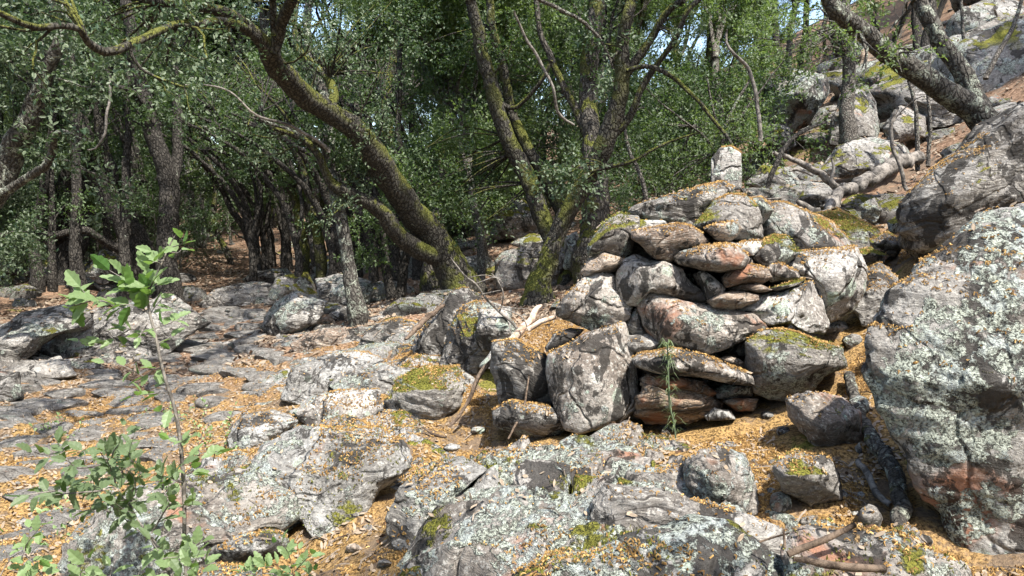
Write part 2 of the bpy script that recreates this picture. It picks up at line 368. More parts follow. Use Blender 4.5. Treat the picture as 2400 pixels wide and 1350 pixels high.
def rock(label, pts, view='m', mat='grey', d=None, th=None, tilt=.55, sub=5, k=2.9, cuts=10, rough=.055, lay=True, xyc=.4, cutr=(.52, .88), strata=.25, sdir=None, name='rock', cat='rock', group=None, off=0., dip=0.):
    NROCK[0] += 1; seed = NROCK[0]; rs = np.random.RandomState(seed * 31 + 5)
    ox, oy, s = VIEWS[view]; P2 = np.array([(ox + x / s, oy + y / s) for x, y in pts], float); bot0 = P2[:, 1].max()
    if lay: hh = bot0 - P2[:, 1].min(); P2[:, 1] += .09 * hh * np.clip((P2[:, 1] - (bot0 - .35 * hh)) / (.35 * hh), 0, 1)
    xmin, xmax = P2[:, 0].min(), P2[:, 0].max(); ymin, ymax = P2[:, 1].min(), P2[:, 1].max()
    # centroid of the polygon
    x, y = P2[:, 0], P2[:, 1]; x1, y1 = np.roll(x, -1), np.roll(y, -1); cr = x * y1 - x1 * y; A = cr.sum() / 2
    cx = ((x + x1) * cr).sum() / 6 / A; cy = ((y + y1) * cr).sum() / 6 / A
    if d is None:
        d = gd(min(max(cx, -100), 2500), min(bot0 - 4, 1349)) - .03 + off
        db = d; anchor = min(bot0, 1349)
    else: anchor = cy
    wm = (xmax - xmin) / FPX * d; hm = (ymax - ymin) / FPX * d
    if th is None: th = .42 * math.sqrt(wm * hm) + .05
    # plane leaning away, through the anchor row
    U = RGT; Vv = UPV + tilt * np.array([0, 1, 0]); Vv = Vv / np.linalg.norm(Vv); Nn = np.cross(U, Vv); A0 = at(cx, anchor, d)
    def on_plane(px, py):
        r = ray(px, py); t = ((A0 - CAMP) @ Nn) / (r @ Nn); return CAMP + r * t
    C0 = on_plane(cx, cy); rc = ray(cx, cy); fc = rc / np.linalg.norm(rc)
    Q = np.array([on_plane(px, py) for px, py in P2]) - C0
    u = Q @ U; v = Q @ Vv
    # radial outline
    T = np.linspace(0, 1, 24, endpoint=False)
    uu = (u[:, None] * (1 - T) + np.roll(u, -1)[:, None] * T).ravel(); vv = (v[:, None] * (1 - T) + np.roll(v, -1)[:, None] * T).ravel()
    an = np.arctan2(vv, uu); rr = np.hypot(uu, vv); o = np.argsort(an); an, rr = an[o], rr[o]
    an = np.concatenate([an - 2 * math.pi, an, an + 2 * math.pi]); rr = np.concatenate([rr, rr, rr])
    ph_t = np.linspace(-math.pi, math.pi, 361); rt = np.interp(ph_t, an, rr); ker = np.array([1, 2, 3, 2, 1.]) / 9
    rt = np.convolve(np.concatenate([rt[-3:-1], rt, rt[1:3]]), ker, 'valid')
    S, F = ico(sub)
    ph = np.arctan2(S[:, 1], S[:, 0]); R = np.interp(ph, ph_t, rt)
    sz = S[:, 2]; rho = np.clip(1 - sz ** 2, 0, 1) ** .5
    e = 2 / k; ro = rho ** e; cz = np.sign(sz) * np.abs(sz) ** e
    L = np.column_stack([ro * np.cos(ph), ro * np.sin(ph), cz])       # unit superellipsoid
    # facets
    for _ in range(cuts):
        nrm = rs.normal(size=3); nrm[2] = abs(nrm[2]) * 1.3 + .25; nrm /= np.linalg.norm(nrm)
        off_ = rs.uniform(*cutr); t = L @ nrm - off_
        L = L - np.where(t > 0, t * .93, 0)[:, None] * nrm * np.array([xyc, xyc, 1.0])
    size = math.sqrt(wm * hm)
    if lay:
        vq = L[:, 1] * R; lo = vq.min(); t = np.clip((vq - lo) / (.55 * (vq.max() - lo)), 0, 1); L[:, 2] = np.where(L[:, 2] > 0, L[:, 2] * t ** .75, L[:, 2])
    Pm = C0 + np.outer(L[:, 0] * R, U) + np.outer(L[:, 1] * R, Vv) - np.outer(L[:, 2] * th, fc)
    if sdir is None: sdir = (.25, .3, 1)
    sd = np.array(sdir, float); sd /= np.linalg.norm(sd)
    Pm = detail(Pm, C0, size, seed, rough, strata, sd)
    me = mesh_np(name, Pm - C0, F, ROCK[mat]); o = link(name, me, loc=tuple(C0))
    tag(o, label, cat, group); return o

def patch(label, poly, h, mat='outcrop', seed=1, sdir=35, step=.055, res=.013, lift=0., hollow=.35, name='bedrock'):
    """low bedrock hugging the slope: a relief over the footprint of poly (pixels on the ground), sinking under the litter in its hollows"""
    rs = np.random.RandomState(seed)
    G = np.array([at(px, min(py, 1500), gd(px, min(py, 1345))) if py <= 1345 else at(px, py, gd(px, 1345) * .479 / (.1045 + .9945 * (py - 675) / 1779)) for px, py in poly])[:, :2]
    lo, hi = G.min(0) - .1, G.max(0) + .1; nx, ny = ((hi - lo) / res).astype(int) + 1
    X_, Y_ = np.meshgrid(np.linspace(lo[0], hi[0], nx), np.linspace(lo[1], hi[1], ny)); q = np.column_stack([X_.ravel(), Y_.ravel()]); n = len(q)
    P3 = np.column_stack([q, np.zeros(n)])
    a, b = G, np.roll(G, -1, 0); dist = np.full(n, 9.); ins = np.zeros(n, bool)
    for (x1, y1), (x2, y2) in zip(a, b):
        e = np.array([x2 - x1, y2 - y1]); t = np.clip(((q - (x1, y1)) @ e) / (e @ e), 0, 1); dist = np.minimum(dist, np.linalg.norm(q - (x1, y1) - t[:, None] * e, axis=1))
        c = ((y1 > q[:, 1]) != (y2 > q[:, 1])); xi = (x2 - x1) * (q[:, 1] - y1) / (y2 - y1 + 1e-12) + x1; ins ^= c & (q[:, 0] < xi)
    sd = np.where(ins, dist, -dist) + .05 * fbm(P3 * 5, seed, 4)
    edge = np.clip(sd / .16, -1, 1)
    an = math.radians(sdir); s_ = q[:, 0] * math.cos(an) + q[:, 1] * math.sin(an) + .10 * fbm(P3 * 1.7, seed + 2, 4)
    per = .23 + .05 * (seed % 3); fr = s_ / per; saw = fr - np.floor(fr); saw = np.where(saw < .8, saw / .8, (1 - saw) / .2)
    blk = _hash(np.floor(fr).astype(np.int64), np.floor((q[:, 0] * -math.sin(an) + q[:, 1] * math.cos(an) + .15 * fbm(P3 * 2, seed + 4, 3)) / (per * 1.9)).astype(np.int64), np.zeros(n, np.int64), seed)
    big = fbm(P3 * 1.15, seed + 6, 3); mid = fbm(P3 * 4.2, seed + 8, 5, .55); fine = fbm(P3 * 22, seed + 9, 3)
    rid = np.abs(fbm(P3 * 2.6, seed + 12, 4)); crack = -np.clip(.06 - rid, 0, 1) * 2.6
    z = h * (1 + 1.3 * big - hollow) + .75 * step * saw + .028 * blk * h / .1 + .030 * mid + .005 * fine + crack
    lay = fbm(np.column_stack([q[:, 0] * 2, q[:, 1] * 2, s_ * 34]), seed + 15, 3); z = z + .010 * lay
    Z_ = H(q) + lift + np.where(edge > 0, z * np.clip(edge * 1.4, 0, 1) ** .5, edge * .25) - .012
    i = np.arange(n).reshape(ny, nx); F = np.stack([i[:-1, :-1], i[:-1, 1:], i[1:, 1:], i[1:, :-1]], -1).reshape(-1, 4)
    keep = (sd > -.07); F = F[keep[F].all(1)]; us = np.unique(F); mp = np.zeros(n, int); mp[us] = np.arange(len(us)); V = np.column_stack([q, Z_])[us]; c = V.mean(0)
    return tag(link(name, mesh_np(name, V - c, mp[F], ROCK[mat]), loc=tuple(c)), label, 'bedrock')
# ---- the cairn: dry piled stones, front faces 4.0 to 4.8 m away
def cs(label, pts, mat, d, th=.2, **k):
    k.setdefault('tilt', .15); k.setdefault('sub', 5); k.setdefault('lay', False); k.setdefault('k', 6); k.setdefault('xyc', .16); k.setdefault('cutr', (.74, 1.12)); k.setdefault('cuts', 18); k.setdefault('rough', .03)
    cx_ = sum(p[0] for p in pts) / len(pts); cy_ = sum(p[1] for p in pts) / len(pts); pts = [(cx_ + (x - cx_) * 1.035, cy_ + (y - cy_) * 1.045) for x, y in pts]
    return rock(label, pts, 'c', mat, d, th, name='cairn_stone', cat='cairn stone', group='stones piled into the cairn', **k)
cs('largest pale grey boulder with black streaks at the lower left foot of the cairn', [(150,870),(250,800),(440,745),(458,800),(485,870),(500,1100),(500,1160),(420,1222),(230,1262),(160,1240),(90,1090),(75,960),(85,900)], 'speck', 4.30, .3, sub=6, xyc=.05, tilt=.1, strata=.06, rough=.02, k=5, cuts=9)
cs('long grey stone with a rust red left end, in the middle of the cairn', [(520,650),(560,605),(640,615),(880,665),(1060,700),(1130,760),(1140,790),(1060,800),(960,850),(850,890),(700,860),(600,840),(560,790),(535,720)], 'rusty', 4.28, .24, sub=6)
cs('rounded grey stone with reddish underside at the left edge of the cairn', [(115,670),(180,600),(240,540),(330,490),(390,500),(420,600),(475,660),(470,720),(420,750),(300,778),(200,742),(120,710)], 'speck', 4.45, .3, sub=6, strata=.5)
cs('broad smooth grey block near the upper left of the cairn, over the rust stained stone', [(408,500),(440,440),(500,415),(570,440),(640,445),(710,480),(750,540),(820,590),(837,635),(760,640),(640,605),(560,605),(510,655),(450,645),(415,590)], 'speck', 4.36, .27, sub=6)
cs('thin brown grey slab jutting out left above the rounded stone', [(235,490),(270,430),(330,400),(450,430),(465,458),(400,492),(300,498),(255,518)], 'warm', 4.5, .26, strata=.5)
cs('dark mossy angular stone at the upper left shoulder of the cairn', [(262,370),(300,310),(370,240),(420,212),(505,225),(522,270),(490,330),(475,400),(420,425),(340,408),(275,408)], 'mossy', 4.56, .28)
cs('small white topped stone lying on the shoulder of the cairn', [(483,275),(510,235),(570,240),(640,243),(658,265),(620,290),(560,302),(490,297)], 'white', 4.5, .16)
cs('wide tan wedge with a sharp lower point in the upper half of the cairn', [(480,300),(560,288),(700,268),(760,280),(855,340),(835,385),(720,397),(670,444),(600,425),(520,350),(482,335)], 'warm', 4.38, .3, strata=.35)
cs('overhanging reddish slab with shaded underside in the centre top of the cairn', [(680,430),(710,395),(850,362),(930,360),(990,372),(1042,425),(1022,470),(910,502),(800,475),(720,462)], 'rusty', 4.3, .28)
cs('large tilted layered slab lying across the top of the cairn', [(468,200),(500,168),(560,150),(690,120),(800,88),(920,62),(962,90),(957,130),(890,165),(830,232),(740,285),(640,247),(540,232)], 'layer', 4.75, .33, sub=6, strata=.7, sdir=(-.35,.3,1))
cs('peaked stone with a green moss cap at the top of the cairn', [(768,280),(830,215),(880,155),(960,122),(1030,128),(1090,180),(1104,230),(1114,325),(1040,342),(960,335),(900,305),(830,288)], 'mossy', 4.58, .28)
cs('small tan stone wedged in front of the moss capped peak', [(830,285),(900,258),(1000,248),(1022,280),(990,322),(940,352),(890,335)], 'warm', 4.38, .2)
cs('pale lumpy stone tucked behind the right side of the moss capped peak', [(1040,140),(1110,133),(1172,190),(1112,265),(1080,250)], 'lichen', 4.75, .2)
cs('short flat pale stone right of the overhanging slab', [(960,358),(1020,348),(1100,343),(1112,370),(1072,412),(1000,410)], 'white', 4.4, .2)
cs('angular block with mossy top above the two thin slabs on the right', [(1060,425),(1110,340),(1170,318),(1232,325),(1292,400),(1230,452),(1120,468)], 'mossy', 4.5, .26)
cs('fist sized round stone pinched right of the overhanging slab', [(1030,430),(1065,422),(1072,450),(1040,464)], 'speck', 4.34, .07)
cs('slanted pale wedge standing on its end right of the broad block', [(800,500),(830,483),(880,520),(932,570),(927,592),(850,625),(818,580)], 'speck', 4.3, .17)
cs('fallen chip squeezed between the broad block and the slanted wedge', [(775,505),(795,497),(818,560),(805,565)], 'warm', 4.34, .1)
cs('tan slab with undercut edge in the right middle of the cairn', [(918,525),(960,475),(1040,458),(1140,478),(1162,520),(1110,552),(1020,545),(940,568)], 'warm', 4.32, .25)
cs('pink grey slab beside the big white boulder', [(1120,480),(1150,450),(1200,447),(1285,490),(1295,522),(1240,543),(1160,545)], 'rusty', 4.4, .2)
cs('lens shaped thin slab under the undercut one', [(945,578),(1000,545),(1080,543),(1164,582),(1110,592),(1000,592)], 'warm', 4.36, .22)
cs('thinnest stone sliver shadowing the slab below it', [(1140,575),(1180,555),(1235,543),(1325,528),(1290,557),(1190,585)], 'mossy', 4.37, .18)
cs('tapered brown green slab above the long rust stained stone', [(838,632),(900,595),(1000,588),(1092,605),(1092,632),(1000,668),(950,678),(870,665)], 'warm', 4.3, .25, strata=.5)
cs('big pale triangular slab propped at the right of the cairn', [(990,690),(1090,608),(1280,568),(1352,548),(1405,640),(1425,750),(1405,787),(1330,782),(1250,742),(1150,752),(1100,715)], 'white', 4.42, .3, sub=6)
cs('large rounded white boulder closing the right side of the cairn', [(1170,470),(1240,425),(1290,400),(1430,385),(1560,385),(1612,480),(1614,590),(1562,672),(1450,735),(1425,722),(1390,640),(1330,560),(1250,500)], 'white', 4.75, .35, sub=6)
cs('grey green slab leaning behind the white boulder', [(1110,265),(1140,190),(1165,166),(1230,165),(1330,200),(1450,260),(1530,330),(1582,412),(1450,420),(1300,425),(1240,345),(1130,335)], 'lichen', 4.95, .3, sub=6)
cs('narrow upright wedge between the rounded stone and the rust stained one', [(448,765),(480,690),(510,652),(530,760),(552,800),(480,803)], 'layer', 4.36, .15)
cs('small dark layered block on top of the big lower left boulder', [(438,845),(450,803),(560,797),(632,840),(575,882),(470,888)], 'layer', 4.32, .2, strata=.8)
cs('long pale pointed slab sloping down right at the foot of the cairn', [(478,922),(520,895),(680,868),(800,890),(930,940),(1050,990),(1064,1042),(950,1032),(800,1002),(640,992),(520,958)], 'speck', 4.12, .22, sub=6)
cs('thin grey flake beneath the long pale slab', [(528,962),(600,952),(700,985),(640,1000),(560,990)], 'layer', 4.22, .15)
cs('orange brown layered slab with a curled right tip', [(522,1015),(560,988),(700,1008),(820,1028),(884,1078),(862,1102),(760,1078),(600,1062),(530,1052)], 'wood', 4.2, .24, strata=.9, sub=6)
cs('lowest wide layered brown slab at the foot of the cairn', [(498,1110),(560,1048),(720,1072),(850,1088),(925,1140),(872,1172),(800,1202),(560,1217),(503,1180)], 'wood', 4.22, .28, strata=.9, sub=6, lay=True)
cs('block with yellow green moss on its top left corner, lower right of the cairn', [(1038,840),(1100,795),(1222,788),(1352,830),(1492,870),(1503,960),(1400,992),(1330,1062),(1272,1098),(1160,1082),(1070,1062),(1043,950)], 'mossy', 4.2, .3, sub=6, lay=True)
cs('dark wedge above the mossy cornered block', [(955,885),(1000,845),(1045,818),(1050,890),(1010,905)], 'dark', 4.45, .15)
cs('flat brown chip resting at the right end of the long pale slab', [(888,925),(960,890),(1035,940),(1025,962),(940,952)], 'warm', 4.3, .16)
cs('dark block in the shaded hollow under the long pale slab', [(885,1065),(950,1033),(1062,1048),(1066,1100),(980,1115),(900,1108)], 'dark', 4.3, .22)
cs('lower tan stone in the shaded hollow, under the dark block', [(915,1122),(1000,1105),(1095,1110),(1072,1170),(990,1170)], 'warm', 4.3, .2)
cs('grey pebble shaped stone at the foot of the layered slabs', [(835,1195),(880,1155),(960,1168),(985,1212),(850,1218)], 'grey', 4.16, .12)
cs('flat dark stone at the left top of the largest boulder', [(60,860),(100,800),(180,768),(245,775),(195,835),(120,885),(68,885)], 'dark', 4.42, .2)
cs('added filler stone behind the outer stones, keeping the gaps of the cairn dark', [(420,330),(760,250),(1120,330),(1250,560),(1180,1000),(900,1120),(540,1100),(420,800)], 'dark', 4.85, .22)  # added backing stone: blocks light behind the outer stones so the gaps stay dark
cs('brown red split block half buried right of the cairn foot', [(1225,1112),(1330,1082),(1430,1088),(1500,1108),(1582,1180),(1605,1340),(1480,1400),(1350,1300),(1260,1205)], 'rusty', 3.72, .24, sub=6, strata=.6, sdir=(1,.2,.2), lay=True)
cs('black and white spotted rock left of the largest cairn boulder', [(-198,980),(-190,850),(-80,830),(60,890),(85,1000),(110,1150),(-20,1170),(-160,1110)], 'dark', 4.5, .25, sub=6, lay=True)
cs('low dark rock half sunk under the spotted rock', [(-200,1170),(-110,1120),(90,1160),(160,1250),(80,1300),(-60,1290),(-190,1240)], 'dark', 4.3, .25, lay=True)
rock('upright pale granite marker slab standing behind the cairn', [(200,1120),(262,1040),(340,1032),(412,1080),(418,1200),(412,1330),(300,1340),(200,1330)], 'C', 'white', 5.3, .07, tilt=0, k=9, cuts=0, rough=.012, strata=.15, sdir=(1,0,.1), name='standing_stone', cat='standing stone', sub=5, lay=False)

# ---- near boulders and outcrops
R = rock
R('huge lichen spotted boulder filling the right edge of the foreground', [(2050,880),(2058,780),(2092,710),(2150,640),(2210,600),(2290,530),(2400,508),(2620,500),(2700,900),(2600,1400),(2330,1400),(2270,1270),(2165,1140),(2095,1000)], mat='lich2', d=2.95, th=.55, tilt=.3, sub=7, rough=.05, cuts=7, xyc=.1, k=2.4, cutr=(.7, .95), name='boulder', cat='boulder')
R('overhanging black and white boulder at the right edge with an oak rooted on top', [(2098,500),(2125,440),(2190,365),(2280,290),(2360,255),(2470,240),(2600,330),(2600,520),(2440,545),(2300,560),(2200,640),(2140,625),(2105,570)], mat='dark', d=5.3, th=.6, tilt=-.12, lay=False, k=3.6, sub=7, rough=.03, strata=.5, sdir=(-.5,.1,1), name='boulder', cat='boulder')
patch('wide sloping bedrock covered in leafy lichen across the bottom centre', [(930,1345),(1010,1230),(1090,1130),(1180,1110),(1300,1085),(1420,1050),(1570,1045),(1650,1075),(1650,1150),(1760,1230),(1800,1345),(1500,1440),(1000,1440)], .105, 'lichen', 3, 60, .09, .012, hollow=.2)
patch('lichened bedrock tongue running down to the bottom edge left of centre', [(930,1345),(1000,1250),(1150,1150),(1330,1120),(1500,1150),(1580,1220),(1540,1345),(1300,1440),(900,1440)], .10, 'lichen', 6, 65, .07, .03, hollow=0)
patch('striped bedrock filling between the whaleback slab and the lichened tongue', [(880,1180),(950,1110),(1050,1060),(1160,1050),(1190,1090),(1080,1160),(1020,1250),(940,1290)], .05, 'outcrop', 9, 60, .05, .01, hollow=.4)
patch('grey ribbed bedrock around the whaleback slab in the centre left', [(520,1090),(600,1010),(700,960),(860,930),(960,960),(1010,1010),(1100,1070),(1090,1130),(960,1240),(900,1200),(860,1260),(740,1270),(690,1200),(620,1110)], .07, 'outcrop', 5, 50, .06, hollow=.75)
patch('low lichened bedrock under the sapling at the bottom left', [(60,1345),(130,1240),(260,1160),(420,1100),(600,1090),(700,1150),(730,1230),(650,1345),(500,1420),(60,1420)], .10, 'lichen', 8, 110, .06, .012, hollow=.6)
patch('grey bedrock ledge between the path and the mossy sunlit rock', [(500,960),(620,900),(680,840),(800,810),(960,820),(1090,840),(1120,900),(1060,980),(900,970),(760,960),(640,970)], .07, 'outcrop', 12, 70, .06, hollow=.8)
patch('worn bedrock of the path in front of the bend', [(420,860),(470,770),(520,735),(620,740),(650,790),(690,850),(560,900)], .03, 'path', 15, 85, .045, .02, hollow=.5)
patch('worn bedrock across the near part of the path', [(-200,1250),(-200,900),(180,900),(420,870),(560,910),(520,1000),(380,1080),(200,1200)], .018, 'path', 18, 80, .045, .018, hollow=.55)
patch('broken bedrock running from the streaked boulder to the path edge', [(620,830),(650,760),(760,720),(960,730),(1060,760),(1040,850),(860,830)], .08, 'layer', 21, 60, .08, .018, hollow=.7)
patch('bedrock slabs in the bottom right among the sticks', [(1560,1345),(1640,1230),(1800,1210),(2000,1240),(2180,1300),(2260,1400),(1600,1440)], .10, 'lichen', 24, 120, .06, .011)
patch('rough bedrock under the foot of the cairn', [(1100,1000),(1120,900),(1250,960),(1500,985),(1650,980),(1620,1030),(1400,1020),(1200,1060)], .015, 'dark', 27, 30, .05, .013)
patch('litter strewn bedrock at the left of the path', [(-200,900),(-200,820),(60,760),(220,740),(420,720),(440,790),(360,860),(180,890)], .10, 'layer', 30, 100, .10, .025)
R('striped grey rock ridge beside the leafy lichen outcrop', [(1355,1170),(1400,1130),(1550,1148),(1700,1190),(1835,1240),(1880,1300),(1750,1310),(1550,1300),(1400,1290),(1350,1260)], mat='layer', tilt=1.1, th=.12, d=2.62, sub=6, strata=.5)
R('sunlit pale lichen boulder at the bottom edge right of centre', [(1150,1370),(1260,1290),(1400,1268),(1480,1240),(1600,1222),(1700,1238),(1800,1290),(1890,1345),(1960,1500),(1500,1560),(1150,1480)], mat='lich2', d=2.15, tilt=1.0, th=.2, sub=7, name='boulder', cat='boulder')
R('low rounded lichen rock in the bottom right with dead sticks on it', [(1830,1300),(1860,1250),(1910,1232),(2050,1248),(2150,1288),(2262,1318),(2330,1440),(1850,1480)], mat='lichen', d=2.12, tilt=.7, th=.25, sub=6)
R('blunt lichen grey stone with a mossy foot right of the outcrop', [(1600,1085),(1640,1058),(1690,1048),(1742,1065),(1782,1140),(1790,1200),(1700,1215),(1640,1190),(1608,1140)], mat='lichen', tilt=.4, th=.22, off=-.1, sub=6)
R('moss capped small boulder in the orange litter, right foreground', [(1812,1095),(1860,1050),(1930,1058),(1967,1110),(1975,1165),(1900,1180),(1838,1148)], mat='mossy', tilt=.35, th=.2, off=-.12, sub=6, k=3.2)
R('big smooth grey whaleback slab in the centre left foreground', [(555,1110),(620,1040),(700,1003),(800,1008),(880,1008),(945,1055),(960,1100),(890,1150),(872,1212),(800,1262),(738,1245),(700,1195),(640,1130)], mat='outcrop', tilt=1.5, th=.24, off=-.05, sub=7, cuts=9)
R('round grey rock with fine stripes right of the whaleback slab', [(908,1215),(950,1130),(1010,1083),(1090,1072),(1145,1098),(1070,1160),(1035,1245),(980,1290),(925,1270)], mat='outcrop', tilt=1.5, th=.16, off=-.02, sub=6, strata=.5, sdir=(.6,.1,1))
R('brightly sunlit flat rock above the whaleback slab', [(672,965),(720,928),(800,918),(885,915),(895,960),(850,992),(740,1006)], mat='white', tilt=1.5, th=.15, off=-.06, sub=6)
R('pale wedge of rock left of the sunlit flat rock', [(535,1030),(570,968),(640,957),(705,985),(625,1040),(550,1060)], mat='grey', tilt=1.2, th=.16, off=-.05, sub=6)
R('sunlit rock with bright green moss left of the cairn', [(898,940),(930,888),(1000,853),(1080,848),(1113,890),(1085,945),(1020,978),(920,982)], mat='mossy', tilt=.7, th=.26, off=-.08, sub=6, k=3)
R('blue grey sloping rock beside the path below the brown slab', [(645,935),(690,860),(760,833),(865,823),(905,848),(820,870),(775,925),(700,945)], mat='outcrop', tilt=1.4, th=.2, off=-.06, sub=6)
R('low ribbed rock between the path and the mossy sunlit one', [(768,905),(800,858),(900,848),(985,868),(940,895),(905,935),(830,935)], mat='outcrop', tilt=1.3, th=.18, off=-.06, sub=6)
R('large flat lichened boulder at the bottom left behind the sapling', [(120,1270),(200,1180),(330,1140),(460,1110),(600,1108),(692,1160),(708,1212),(645,1260),(520,1330),(320,1440),(100,1460)], mat='lichen', tilt=1.2, th=.28, off=-.05, sub=7, name='boulder', cat='boulder')
R('small grey boulder under the flat lichened boulder, bottom left', [(445,1310),(540,1248),(620,1243),(685,1270),(668,1320),(560,1345),(470,1345)], mat='outcrop', tilt=1, th=.2, sub=6)
R('half buried rounded rock at the bottom edge below the sapling', [(440,1350),(520,1325),(620,1330),(660,1400),(500,1430)], mat='outcrop', d=2.9, tilt=1, th=.15)
R('small pointed stone standing by the dry red leaves', [(455,1105),(480,1068),(520,1073),(528,1125),(500,1140)], mat='grey', th=.1, tilt=.3)
R('little low stone left of the whaleback slab', [(600,1010),(640,985),(700,990),(690,1010),(620,1025)], mat='outcrop', th=.08, tilt=1)
R('flat stone in the litter below the mossy sunlit rock', [(880,1030),(930,1000),(985,1005),(1010,1030),(940,1045)], mat='outcrop', th=.08, tilt=1)
R('narrow stone ridge between whaleback slab and round rock', [(930,1095),(985,1070),(1000,1090),(960,1110)], mat='outcrop', th=.06, tilt=1)
R('grey slab edge rising left of the leafy lichen outcrop', [(1040,1240),(1080,1180),(1130,1110),(1180,1080),(1190,1130),(1130,1210),(1060,1260)], mat='outcrop', tilt=1.2, th=.1, sub=6)
# rock group left of the cairn
R('dark streaked boulder left of the twiggy dead branch', [(955,810),(1000,730),(1060,685),(1100,672),(1130,690),(1110,760),(1100,830),(1040,845),(970,835)], mat='dark', tilt=.4, th=.28, sub=6, strata=.6, sdir=(.9,.1,.4), name='boulder', cat='boulder')
R('steep grooved boulder with white top under the dead branch', [(1020,850),(1045,780),(1090,715),(1150,695),(1195,720),(1200,790),(1160,850),(1060,870)], mat='dark', d=5.75, tilt=.4, th=.28, sub=6, strata=.6, sdir=(.9,.1,.3), name='boulder', cat='boulder')
R('white lichen rock glowing in the sun beside the split wood', [(1110,790),(1125,725),(1185,725),(1205,790),(1180,830),(1130,820)], mat='white', d=5.5, tilt=.4, th=.18, sub=6)
R('low layered rocks left of the streaked boulder', [(842,805),(880,758),(940,743),(985,755),(965,795),(880,820)], mat='layer', tilt=.8, th=.25, sub=6, strata=.8)
R('pale tilted stone under the white lichen rock', [(1118,860),(1150,828),(1200,800),(1250,815),(1230,850),(1160,865)], mat='white', d=4.9, tilt=.8, th=.12)
R('small stone by the foot of the lichened slim oak', [(770,735),(820,715),(880,735),(860,755),(790,760)], mat='layer', th=.15, tilt=.8)
# beside the path
R('flat brown slab lying loose at the edge of the path', [(678,808),(720,780),(812,763),(823,800),(800,824),(700,828)], mat='warm', tilt=.5, th=.2, sub=6, strata=.5)
R('rounded dark rock at the bend of the path', [(608,765),(640,700),(700,685),(762,708),(742,762),(640,795)], mat='layer', tilt=.8, th=.45, sub=6)
R('litter covered rock behind the dark one at the bend', [(618,712),(650,650),(720,638),(755,700),(690,705)], mat='mossy', tilt=.8, th=.4, sub=6)
R('cracked grey block near the slim lichened oak', [(738,655),(790,638),(872,658),(865,720),(780,728),(748,695)], mat='layer', tilt=.5, th=.4, sub=6, k=3.2)
R('white topped slab on the cracked grey block', [(725,632),(790,608),(865,618),(855,645),(745,652)], mat='white', tilt=.8, th=.35)
R('low rocks where the path disappears', [(458,712),(500,678),(590,657),(645,668),(625,712),(560,720),(480,722)], mat='layer', tilt=.8, th=.25, sub=6)
R('jagged rock row below the thin trunks', [(560,655),(600,635),(670,630),(690,650),(640,668),(580,668)], mat='layer', tilt=.8, th=.4)
R('mossy knoll rock left of the moss covered limb', [(690,620),(740,598),(800,600),(830,622),(760,635)], mat='mossy', tilt=.8, th=.4)
R('large layered rock left of the path behind the sapling', [(185,840),(230,760),(300,718),(380,698),(445,718),(500,752),(430,800),(400,838),(300,852)], mat='layer', tilt=1.0, th=.25, sub=7, strata=.7)
R('whitish flat stone leaning at the left of the layered rock', [(88,835),(130,780),(215,758),(220,805),(160,842),(100,850)], mat='white', tilt=.7, th=.2, sub=6)
R('mossy bank of rock at the left edge', [(-60,800),(40,728),(150,712),(225,728),(218,775),(150,780),(60,840),(-60,875)], mat='layer', tilt=1.1, th=.3, sub=6)
R('low brown boulder at the left border of the path', [(-40,885),(60,848),(160,842),(183,882),(60,905),(-20,905)], mat='path', tilt=.9, th=.25, sub=6)
R('dark broken block at the left edge of the picture', [(-40,870),(45,872),(57,932),(0,948),(-50,945)], mat='dark', tilt=.3, th=.2, k=4)
R('fist sized stone beside the whitish flat one', [(178,845),(212,836),(246,860),(205,872)], mat='dark', tilt=.6, th=.1)
R('grey stone in the litter behind the layered rock', [(195,640),(240,580),(290,600),(300,650),(240,665)], mat='hill', tilt=.4, th=.4, d=12.5)
R('pale stone row at the far left under the trees', [(60,640),(110,600),(170,600),(180,650),(110,665)], mat='hill', tilt=.4, th=.4, d=13.5)
# behind, centre
R('moss topped split boulder behind the forked oak', [(1148,550),(1160,490),(1222,462),(1268,500),(1274,535),(1220,552),(1170,555)], mat='mossy', d=12.3, tilt=.4, th=.6, sub=6, name='boulder', cat='boulder')
R('green mossy boulder between the trunks behind the cairn', [(1165,610),(1190,590),(1245,568),(1330,568),(1362,592),(1362,655),(1250,680),(1168,672)], mat='mossy', d=8.7, tilt=.3, th=.4, sub=6, name='boulder', cat='boulder')
R('pale standing rock between the forked trunks', [(1318,620),(1325,560),(1352,542),(1372,600),(1360,640)], mat='hill', d=8.3, tilt=.1, th=.2)
R('low ledge under the moss topped split boulder', [(1195,570),(1240,545),(1330,550),(1345,575),(1250,590)], mat='mossy', d=10.8, tilt=1, th=.3)
# right of the cairn
R('mossy sloping rock right behind the white cairn boulder', [(1895,505),(1960,488),(2060,538),(2098,585),(2000,590),(1930,545)], mat='mossy', d=6.3, tilt=1.2, th=.3, sub=6)
R('dark shaded rock between the cairn and the huge boulder', [(2018,640),(2062,618),(2112,650),(2085,735),(2020,760),(1995,720)], mat='dark', d=4.95, tilt=.8, th=.25, sub=6)
R('moss edged block behind the dark shaded rock', [(2035,562),(2080,543),(2114,560),(2104,605),(2050,608)], mat='mossy', d=5.9, tilt=.4, th=.2)
R('white faced stone with moss hair at the top of the gully', [(2015,482),(2050,463),(2068,490),(2052,518),(2018,512)], mat='mossy', d=7.0, tilt=.3, th=.15)
R('small mossy stone in the gully beside the overhanging boulder', [(2078,520),(2100,505),(2125,520),(2115,540),(2085,542)], mat='mossy', d=6.6, tilt=.6, th=.15)
R('long mossy hump right of the white cairn boulder', [(1995,590),(2040,580),(2085,600),(2070,612),(2010,610)], mat='mossy', d=5.7, tilt=.8, th=.15)
